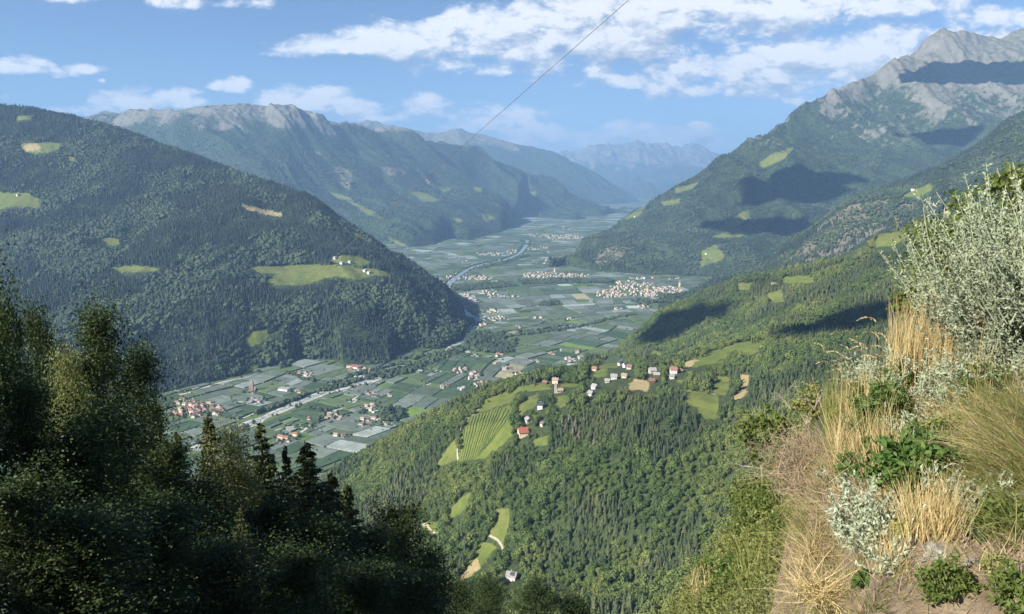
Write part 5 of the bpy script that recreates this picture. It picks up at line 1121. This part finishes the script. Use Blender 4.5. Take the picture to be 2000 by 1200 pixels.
def artemisia(px, py, Y, n, L, spread, lean, label, seed, base=.12, rot_up=.55):
    """silver wormwood: leafy stems fanning out of one stock"""
    r = random.Random(seed); o = origin(px, py, Y); st, lf = MB(), MB(); s_ = L/.7
    for i in range(n):
        p = Vector((r.uniform(-base, base), r.uniform(-base, base), 0)); a = r.random()*6.283; k = spread*math.sqrt(r.random())
        d = (Vector(lean)+Vector((math.cos(a)*k, math.sin(a)*k*.8, rot_up+r.uniform(-.25, .3)))).normalized(); l = L*r.uniform(.55, 1.05); pts = [p]
        for j in range(6): pts.append(pts[-1]+d*l/6); d = (d+rv(r, .09)+UP*.05).normalized()
        st.tube(pts, .0032*s_, .0012*s_, 3); m = int(l/.020)
        for j in range(m):
            u = .12+.88*j/m; q = u*6; i0 = min(int(q), 5); P = pts[i0]+(pts[i0+1]-pts[i0])*(q-i0); ax = (pts[i0+1]-pts[i0]).normalized()
            e = (ax*.75+rv(r, .9)).normalized(); sl = r.uniform(.02, .06)*(1.15-u*.75); k_ = max(2, int(sl/.0065))
            for t_ in range(k_+1):
                b = P+e*sl*(t_+.5)/k_; u_ = (e*.7+rv(r, .8)).normalized(); w_ = u_.cross(rv(r)).normalized(); lf.quad(b+u_*.006, w_*.0030*1.2, u_*r.uniform(.008, .013))
    root = empty('wormwood_bush', o); st.build('stem', L_SILV, root); lf.build('foliage', L_SILV, root); tag(root, label, 'wormwood'); return root
def grass(px0, px1, py0, py1, Y, n, L, w, lean, mat, label, seed, name='dry_grass_tuft', cat='grass tuft', bend=.5, dY=.25, heads=0, wild=.25):
    """a tuft: px/py give the band in which the blades root"""
    r = random.Random(seed); c = origin((px0+px1)/2, (py0+py1)/2, Y); mb, hd = MB(), MB()
    for i in range(n):
        p = origin(r.uniform(px0, px1), r.uniform(py0, py1), Y+r.uniform(-dY, dY))-c; d = (Vector(lean)+rv(r, wild)+UP).normalized(); l = L*r.uniform(.45, 1.1)
        tip = mb.blade(p, d, l, w*r.uniform(.6, 1.3), Vector((r.uniform(-1, 1), r.uniform(-1, 1), -.6))*bend*r.random(), r, 4)
        if i < heads:
            e = Vector((r.uniform(-.7, .2), r.uniform(-.4, .4), .8)).normalized()
            for k in range(14):
                q = tip+e*k*.006; u = (e+rv(r, .5)).normalized(); hd.quad(q, u.cross(rv(r)).normalized()*.0028, u*.0075)
                e = (e+Vector((-.05, 0, -.06))).normalized()
    root = empty(name, c); mb.build('blades', mat, root)
    if heads: hd.build('seed_heads', L_STRW, root)
    tag(root, label, cat); return root
def shrub(px, py, Y, rx, rz, n, ls, mat, label, seed, name='shrub', cat='shrub', twigs=26, wood=M_PALE, ry=None):
    """twigs with leaf clusters, rx and rz are half sizes in metres"""
    r = random.Random(seed); o = origin(px, py, Y); tw, lf = MB(), MB(); ry = ry or rx; tips = []
    for i in range(twigs):
        a = r.random()*6.283; d = Vector((math.cos(a)*r.random(), math.sin(a)*r.random(), r.uniform(.25, 1))).normalized()
        e = Vector((d.x*rx, d.y*ry, d.z*rz*1.9)); m = e*.5+rv(r, rx*.14); tw.tube([Vector((0, 0, 0)), m, e+rv(r, rx*.1)], rx*.014, rx*.004, 3)
        for k in range(3): tips.append(m+(e-m)*r.uniform(0, 1.05)+rv(r, rx*.16))
    for i in range(n):
        c = r.choice(tips); p = c+Vector((r.gauss(0, rx*.12), r.gauss(0, ry*.12), r.gauss(0, rz*.13))); u = (rv(r)+UP*.2).normalized(); w = u.cross(rv(r)).normalized(); s = ls*r.uniform(.6, 1.4)
        lf.quad(p, w*s*.42, u*s)
    root = empty(name, o); tw.build('twigs', wood, root); lf.build('leaves', mat, root); tag(root, label, cat); return root
def brush(px, py, Y, rx, rz, n, mat, label, seed, name='dry_brush', cat='dry brush', lean=(0, 0, .3), w=.0016, lseg=.16):
    """a tangle of thin bare stems"""
    r = random.Random(seed); o = origin(px, py, Y); mb = MB()
    for i in range(n):
        p = Vector((r.gauss(0, rx*.5), r.gauss(0, rx*.4), r.gauss(0, rz*.45))); d = (Vector(lean)+rv(r, 1)).normalized(); mb.blade(p, d, lseg*r.uniform(.4, 1.3), w*r.uniform(.6, 1.5), rv(r, .9), r, 4)
    root = empty(name, o); mb.build('stems', mat, root); tag(root, label, cat); return root
def rock(px, py, Y, s, label, seed, mat):
    from mathutils import noise as mn
    bm = bmesh.new(); bmesh.ops.create_icosphere(bm, subdivisions=4, radius=1); o_ = Vector((seed*3.1, 0, 0))
    for v in bm.verts:
        n = mn.noise(v.co*1.1+o_)*.5+mn.noise(v.co*3+o_)*.2+mn.noise(v.co*9+o_)*.06; v.co = v.co*(1+n); v.co.z *= .6; v.co.z = round(v.co.z*7)/7*.35+v.co.z*.65
        v.co *= s
    me = bpy.data.meshes.new('rock'); bm.to_mesh(me); bm.free(); me.materials.append(mat); o = link('rock', me); o.location = origin(px, py, Y); tag(o, label, 'rock'); return o
M_ROCK = noise_mat('schist_rock', [(.34, (.09, .085, .075)), (.5, (.20, .19, .165)), (.68, (.33, .31, .27))], 22.0, .9, 9)
# the big silver bush and what grows round it
artemisia(1975, 715, 3.5, 190, .92, 1.05, (-.22, .05, .55), 'big silver wormwood bush reaching to the sky line on the right', 51, .22)
artemisia(2070, 640, 3.4, 120, .78, 1.0, (-.2, 0, .55), 'silver wormwood bush cut by the right picture edge', 52, .2)
artemisia(1985, 760, 3.1, 45, .42, .9, (-.35, -.2, .1), 'drooping silver wormwood under the big bush', 53, .18, .25)
artemisia(1820, 775, 3.9, 75, .30, .8, (-.05, -.3, .2), 'low silver wormwood mat in front of the tall golden grass', 54, .26, .35)
artemisia(1700, 1075, 2.8, 55, .27, .55, (-.1, -.1, .5), 'small silver wormwood at the broken edge of the bank', 55, .09, .5)
artemisia(1735, 1120, 2.6, 16, .12, .6, (0, -.2, .3), 'tiny silver wormwood sprig on bare earth', 56, .05, .4)
shrub(1860, 590, 5.2, .50, .36, 5200, .020, L_SHR, 'dark green leafy shrub behind the big silver bush', 57)
shrub(1800, 640, 4.9, .22, .2, 1600, .020, L_SHR, 'leafy shrub showing between golden grass and silver bush', 58)
shrub(1980, 420, 6.5, .5, .22, 2400, .026, L_SHR, 'dark leafy shrub top at the right picture edge', 59)
grass(1735, 1860, 690, 790, 4.25, 800, .40, .0022, (-.03, 0, 1.2), L_STRW, 'tall golden grass standing on the crest of the bank', 61, wild=.26, bend=.5, dY=.4)
grass(1790, 1845, 690, 720, 4.4, 260, .52, .0026, (0, 0, 1.5), L_STRW, 'tallest golden grass bunch beside the silver bush', 62, wild=.12, bend=.25)
grass(1630, 1730, 830, 880, 3.9, 200, .44, .0018, (-.10, 0, 1.3), L_STRW, 'grass with drooping seed heads at the left of the bank', 63, heads=34, wild=.28)
grass(1625, 1745, 860, 985, 3.5, 800, .33, .0019, (-.08, 0, 1.0), L_STRW, 'curtain of dry straw hanging over the bank edge', 64, wild=.7, bend=1.0, dY=.4)
grass(1610, 1740, 800, 900, 4.0, 700, .28, .0022, (-.06, 0, 1.0), L_BRM, 'greenish grass below the seed heads', 65, name='grass_tuft')
grass(1895, 1935, 720, 820, 3.6, 150, .32, .0022, (-.15, 0, 1), L_STRW, 'orange dry grass between silver mat and silver bush', 66)
grass(1760, 1880, 1000, 1070, 2.7, 520, .20, .0019, (.0, -.1, .7), L_STRW, 'pale yellow dry grass patch above the grey stone', 67, wild=.6, bend=.9)
grass(1700, 1760, 1080, 1130, 2.6, 150, .14, .0016, (0, -.1, .7), L_STRW, 'short orange dry grass beside the tiny silver sprig', 68, wild=.6)
for i, (a, b, c, d, Y, n, L, ln, mt, lb) in enumerate([
 (1960, 2120, 840, 900, 3.0, 430, .46, (-1.5, -.3, .25), L_BRM, 'yellow green broom sweeping in from the right edge, upper'), (1940, 2130, 900, 990, 2.7, 480, .38, (-1.4, -.3, .2), L_BRM, 'yellow green broom sweeping in from the right edge, middle'),
 (1970, 2120, 1010, 1080, 2.4, 260, .28, (-1.2, -.3, .1), L_BRM, 'olive broom sweeping in from the right edge, lower'), (1990, 2100, 860, 960, 2.8, 300, .45, (-1.5, -.3, .1), L_STRW, 'straw stalks mixed into the broom at the right edge'),
 (1900, 1990, 860, 900, 3.3, 260, .28, (-.7, -.2, .5), L_STRW, 'short straw on the bare slope under the silver bush')]):
    grass(a, b, c, d, Y, n, L, .0016, ln, mt, lb, 70+i, name='broom_bush' if mt is L_BRM else 'dry_grass_tuft', cat='broom' if mt is L_BRM else 'grass tuft', wild=.6, bend=1.1)
shrub(1725, 870, 3.9, .17, .16, 2600, .014, L_HERB, 'green herb left of the silver mat', 81, name='green_herb', cat='herb')
shrub(1775, 975, 3.1, .17, .14, 2600, .018, L_HERB, 'dark green leafy weed in the middle of the bank', 82, name='green_herb', cat='herb')
shrub(1760, 905, 3.4, .08, .06, 420, .014, L_BRM, 'yellow green seedling above the dark leafy weed', 83, name='green_herb', cat='herb')
shrub(1660, 1010, 3.1, .10, .16, 1500, .010, L_HERB, 'narrow green bush at the broken edge of the bank', 84, name='green_herb', cat='herb')
shrub(1850, 1185, 2.2, .085, .07, 1800, .009, L_SHR, 'small round green bush at the bottom of the bank', 85, name='green_herb', cat='herb')
shrub(1985, 1190, 2.1, .09, .06, 1200, .010, L_SHR, 'green bush at the bottom right corner', 86, name='green_herb', cat='herb')
shrub(1945, 1130, 2.3, .06, .035, 500, .007, L_BRM, 'small yellow plant near the bottom right corner', 87, name='yellow_herb', cat='herb')
brush(1600, 905, 4.2, .26, .14, 2600, L_TWG, 'pinkish brown dry brush overhanging the bank edge', 91)
brush(1570, 945, 4.3, .14, .09, 900, L_TWG, 'lower end of the overhanging dry brush', 92)
brush(1690, 1010, 3.0, .13, .12, 900, L_TWG, 'grey twigs around the small silver wormwood', 93)
brush(1870, 900, 3.2, .2, .06, 700, L_TWG, 'brown litter of twigs below the silver mat', 94)
brush(1930, 640, 3.9, .22, .12, 900, L_TWG, 'dry grey twigs inside the big silver bush', 95)
brush(1600, 1160, 2.4, .08, .04, 300, L_STRW, 'straw lying over the bottom edge of the bank', 96)
rock(1845, 1085, 2.55, .055, 'flat grey stone bedded in the bank under dry grass', 3, M_ROCK)
rock(1660, 1180, 2.3, .035, 'small brown stone near the bottom edge of the bank', 4, m_bank); rock(1905, 1105, 2.4, .03, 'small grey stone right of the flat stone', 5, M_ROCK); rock(1790, 1165, 2.2, .02, 'pebble left of the small round bush', 6, M_ROCK)
for i, (px, py, Y, n, L, mt, lb) in enumerate([
 (1880, 800, 3.7, 50, .22, L_SILV, 'pale silver wormwood tuft right of the silver mat'), (1790, 860, 3.4, 40, .17, L_SILV, 'silver wormwood tuft over the dark leafy weed'), (1700, 760, 4.2, 45, .22, L_SILV, 'silver wormwood tuft behind the green herb'), (1890, 985, 2.8, 34, .16, L_SILV, 'silver wormwood tuft beside the broom'), (1665, 960, 3.2, 26, .15, L_SILV, 'narrow silver tuft at the earth edge')]):
    artemisia(px, py, Y, n, L, .8, (-.05, -.2, .3), lb, 250+i, .12, .4)
for i, (px, py, Y, rx, rz, n, mt, lb) in enumerate([
 (1690, 830, 3.9, .15, .12, 2200, L_HERB, 'green weed at the foot of the seed head grass'), (1820, 905, 3.2, .14, .10, 1800, L_HERB, 'green weed right of the dark leafy weed'), (1745, 800, 4.0, .14, .12, 2000, L_HERB, 'green weed under the golden grass'), (1705, 935, 3.3, .10, .10, 1400, L_SHR, 'green weed left of the dark leafy weed'),
 (1930, 800, 3.4, .16, .10, 1800, L_SHR, 'green weed under the big silver bush'), (1960, 1040, 2.5, .10, .06, 1300, L_SHR, 'green weed below the broom'), (1905, 1060, 2.6, .06, .04, 700, L_HERB, 'small green weed right of the grey stone'), (1765, 1060, 2.7, .05, .04, 600, L_BRM, 'yellowish weed at the grey stone'), (1845, 880, 3.3, .12, .08, 1400, L_BRM, 'yellow green weed over the pale grass patch'), (1690, 1150, 2.45, .04, .03, 500, L_HERB, 'little green weed at the bottom of the earth edge')]):
    shrub(px, py, Y, rx, rz, n, .013, mt, lb, 270+i, name='green_herb', cat='herb')
# short dry growth over all the bank: nobody could count it
r = random.Random(99); mb = MB(); mg = MB(); mt_ = MB()
for c in range(1250):
    Y = 2.0+2.5*r.random()**.8; x = Y*r.uniform(.395, .80)
    bare = fbm(np.array([x*2.0]), np.array([Y*2.0]), 3)[0]
    if Y < 2.75 and (bare < .12 and r.random() < .8): continue
    if Y >= 2.75 and bare < -.3: continue
    q = r.random(); tgt = mb if q < .36 else (mg if q < .74 else mt_); cl = r.uniform(.05, .17); ln = Vector((r.uniform(-.6, .3), r.uniform(-.5, .1), .6))
    for i in range(r.randint(18, 46)):
        X_, Y_ = x+r.gauss(0, .05), Y+r.gauss(0, .06)
        if X_/Y_ < .385+max(0, 3.4-Y_)*.035: continue
        z = bank_z(X_, Y_)
        if z < 647: continue
        tgt.blade(Vector((X_, Y_, z-.005)), (ln+rv(r, .75)).normalized(), cl*r.uniform(.4, 1.5), .0014, rv(r, .9)+Vector((0, 0, -.3)), r, 3)
tag(mb.build('dry_grass', L_STRW), kind='stuff'); tag(mg.build('green_grass', L_BRM), kind='stuff'); tag(mt_.build('plant_litter', L_TWG), kind='stuff')
lf = MB(); r = random.Random(123)
for c in range(1500):
    Y = r.uniform(5.5, 15.5); x = Y*r.uniform(.20, .42); z = mN.height(np.array([x]), np.array([Y]))[0]; R_ = r.uniform(.10, .28); P0 = Vector((x, Y, z+R_*.4))
    for i in range(46):
        u = rv(r).normalized(); w = u.cross(rv(r)).normalized(); s = r.uniform(.012, .03); lf.quad(P0+Vector((r.gauss(0, R_), r.gauss(0, R_), r.gauss(0, R_*.5))), w*s*.45, u*s)
tag(lf.build('undergrowth', leafy('undergrowth_leaves', [(.06, .085, .022), (.14, .16, .05), (.27, .26, .11)], .3)), kind='stuff')
# slope below the bank
def slope_shrub(px, py, Y, rx, rz, n, ls, mat, lb, seed, **k):
    return shrub(px, py, Y, rx, rz, n, ls, mat, lb, seed, **k)
for i, (px, py, Y, rx, rz, n, ls, mt, lb) in enumerate([
 (1590, 1010, 9.0, .55, .34, 5200, .030, L_BRM, 'yellow green bush under the overhanging brush'), (1530, 1040, 9.8, .6, .36, 5200, .032, L_SHR, 'green bush at the upper slope edge'), (1560, 1120, 8.6, .6, .34, 5200, .028, L_BRM, 'yellowish bush in the middle of the slope'),
 (1490, 1110, 9.8, .5, .3, 4200, .030, L_BRM, 'yellow green bush on the slope edge'), (1445, 1160, 10., .45, .30, 4200, .035, L_HERB, 'dark green bush at the lower slope'), (1510, 1190, 8.6, .55, .3, 4200, .028, L_SHR, 'green bush at the bottom of the slope'),
 (1600, 1190, 7.4, .5, .30, 4200, .024, L_BRM, 'yellowish bush at the bottom beside the bank'), (1640, 1090, 6.6, .32, .3, 2600, .022, L_BRM, 'greenish grass bush hard against the earth edge'), (1385, 1205, 10.5, .3, .2, 2000, .03, L_BRM, 'small pale bush at the bottom of the slope edge'),
 (1545, 960, 11.5, .5, .45, 3400, .035, L_HERB, 'dark green bush below the bare branches'), (1490, 905, 13, .6, .6, 2600, .05, L_SHR, 'thin leafy tree top with bare pale branches'), (1465, 1000, 13, .42, .36, 2400, .04, L_SHR, 'leafy bush under the pale bare branches'), (1575, 830, 9, .22, .28, 1500, .022, L_BRM, 'light green broom tip behind the brush'), (1430, 1100, 12, .35, .3, 1500, .04, L_BRM, 'pale green bush above the stony slope edge')]):
    slope_shrub(px, py, Y, rx, rz, n, ls, mt, lb, 110+i)
for i, (px, py, Y) in enumerate([(1585, 960, 4.0), (1590, 1030, 3.6), (1605, 1090, 3.1), (1625, 1150, 2.7), (1640, 1200, 2.4)]):
    brush(px, py, Y, .10, .08, 420, (L_TWG, L_BRM, L_STRW)[i % 3], ('upper', 'second', 'middle', 'fourth', 'lowest')[i]+' tangle of stems hanging over the broken earth edge', 150+i)
for i, (px, py, Y, rx) in enumerate([(1470, 1065, 10.5, .5), (1400, 1150, 11, .45), (1540, 1075, 9, .5), (1580, 1080, 8, .45), (1480, 1150, 9, .45), (1550, 1170, 8, .45), (1420, 1200, 9.5, .4), (1610, 1130, 7, .35), (1360, 1190, 12, .35), (1500, 1030, 10.5, .45), (1620, 1020, 6.8, .3)]):
    slope_shrub(px, py, Y, rx, rx*.6, 4200, .026, (L_SHR, L_BRM, L_HERB)[(i*2) % 3], 'low bush in the thicket below the earth edge, '+['upper left', 'by the straw strip', 'central upper', 'upper right', 'central', 'lower central', 'lower left', 'right by the edge', 'leftmost', 'topmost', 'topmost right'][i], 170+i)
grass(1350, 1450, 1120, 1260, 11, 900, .35, .006, (0, 0, .8), L_STRW, 'straw covered strip along the slope edge', 131, wild=.6, dY=1.0)
grass(1440, 1640, 1080, 1260, 8.6, 1800, .4, .005, (-.3, 0, .8), L_BRM, 'olive grass between the slope bushes', 132, name='grass_tuft', wild=.6, dY=1.2)
grass(1560, 1650, 950, 1150, 7.0, 900, .4, .004, (-.4, 0, .6), L_BRM, 'long greenish grass hanging beside the earth edge', 133, name='grass_tuft', wild=.5, dY=.8)
def bare_branch(px, py, Y, L, n, lean, label, seed):
    r = random.Random(seed); mb = MB()
    def grow_(p, d, l, rad, dep):
        pts = [p]
        for k in range(4): pts.append(pts[-1]+d*l/4); d = (d+rv(r, .28)).normalized()
        mb.tube(pts, rad, rad*.5, 4)
        if dep:
            for k in range(r.randint(2, 4)): grow_(pts[r.randint(1, 4)], (d+rv(r, .9)).normalized(), l*r.uniform(.4, .75), rad*.5, dep-1)
    for i in range(n): grow_(Vector((0, 0, 0)), (Vector(lean)+rv(r, .6)).normalized(), L*r.uniform(.6, 1), L*.012, 3)
    o = mb.build('bare_branch', M_PALE); o.location = origin(px, py, Y); tag(o, label, 'branch'); return o
bare_branch(1520, 925, 12.5, .75, 6, (-.9, 0, .15), 'pale bare branches reaching left from the slope edge', 141)
bare_branch(1500, 880, 13, .6, 4, (-.6, 0, .5), 'pale bare twigs above the thin leafy tree top', 142)
bare_branch(1590, 800, 7.5, .24, 4, (-.1, 0, 1), 'small grey bare twig standing left of the seed heads', 143)
bare_branch(1545, 800, 12, .45, 3, (-.5, 0, .6), 'lichen grey branch tips pointing to the farm meadows', 144)
bare_branch(1690, 720, 4.6, .14, 2, (-.1, 0, 1), 'curled dry stalk between seed heads and golden grass', 145)
# ------------------------------------------------------------------ cable
def cable():
    a, b = Vector(at(1244, -14, 24)), Vector(at(292, 792, 210)); pts = []
    for i in range(61):
        t = i/60; p = a+(b-a)*t; p.z -= 4*1.2*t*(1-t); pts.append(p)
    mb = MB(); mb.tube(pts, .011, .036, 6); o = mb.build('cable', flat('cable_steel', (.16, .16, .16), .5)); tag(o, 'thin steel cable running from the sky down into the near wood', 'cable')
cable()
# ------------------------------------------------------------------ unseen clouds, added beyond the picture to throw shadows on the slopes
m_cl, t, b = new_mat('cloud', 1.0); b.inputs['Base Color'].default_value = (.9, .9, .9, 1)
def cloud(px, py, Y, rx, ry, lab, z=3050, seed=1):
    X, Y_, Z = at(px, py, Y); k = (z-Z)/SUN_VEC.z; cx, cy = X+SUN_VEC.x*k, Y_+SUN_VEC.y*k
    from mathutils import noise as mn
    bm = bmesh.new(); bmesh.ops.create_icosphere(bm, subdivisions=5, radius=1)
    for v in bm.verts:
        n = mn.noise(v.co*1.3+Vector((seed*5, 0, 0)))*.45+mn.noise(v.co*3+Vector((0, seed*5, 0)))*.25+mn.noise(v.co*8)*.12; v.co = v.co*(1+n*1.7)
        v.co = Vector((v.co.x*rx, v.co.y*ry, abs(v.co.z)*min(rx, ry)*.45 if v.co.z > 0 else v.co.z*40))
    me = bpy.data.meshes.new('cloud'); bm.to_mesh(me); bm.free(); me.materials.append(m_cl); o = link('cloud', me); o.location = (cx, cy, z); tag(o, lab, 'cloud', 'unseen clouds set to shade the slopes')
    q = to_pix(cx, cy-ry, z); print('cloud', lab[:30], [round(float(w)) for w in q])
cloud(1900, 165, 8000, 560, 260, 'broad white cloud above the right summit', 3050, 1)
cloud(1590, 400, 6400, 420, 300, 'white cloud above the middle of the right mountain', 3000, 2)
cloud(1500, 455, 5700, 300, 200, 'smaller white cloud near the right mountain', 2950, 3)
cloud(1330, 640, 2250, 170, 120, 'low round cloud over the dark wooded spur', 2900, 4)
cloud(1700, 620, 1400, 200, 150, 'cloud over the shaded forest behind the bank', 2900, 5)
cloud(1830, 270, 7000, 330, 150, 'cloud over the gullies of the right mountain', 3000, 6)
# ------------------------------------------------------------------ air
HX, HY0, HY1, HZ0, HZ1 = 39000, -3000, 41000, -1200, 2760
vs = [(x, y, z) for x in (-HX, HX) for y in (HY0, HY1) for z in (HZ0, HZ1)]
hz = link('haze', np_mesh('haze', vs, [(0,1,3,2),(4,6,7,5),(0,4,5,1),(2,3,7,6),(0,2,6,4),(1,5,7,3)])); tag(hz, kind='stuff')
mh = bpy.data.materials.new('haze_air'); mh.use_nodes = True; t = NT(mh.node_tree); t.n.clear()
pv = t.node('ShaderNodeVolumePrincipled'); pv.inputs['Color'].default_value = (0.30, 0.53, .90, 1); pv.inputs['Density'].default_value = 5.4e-5
o_ = t.node('ShaderNodeOutputMaterial'); t.link(pv.outputs[0], o_.inputs['Volume']); hz.data.materials.append(mh)
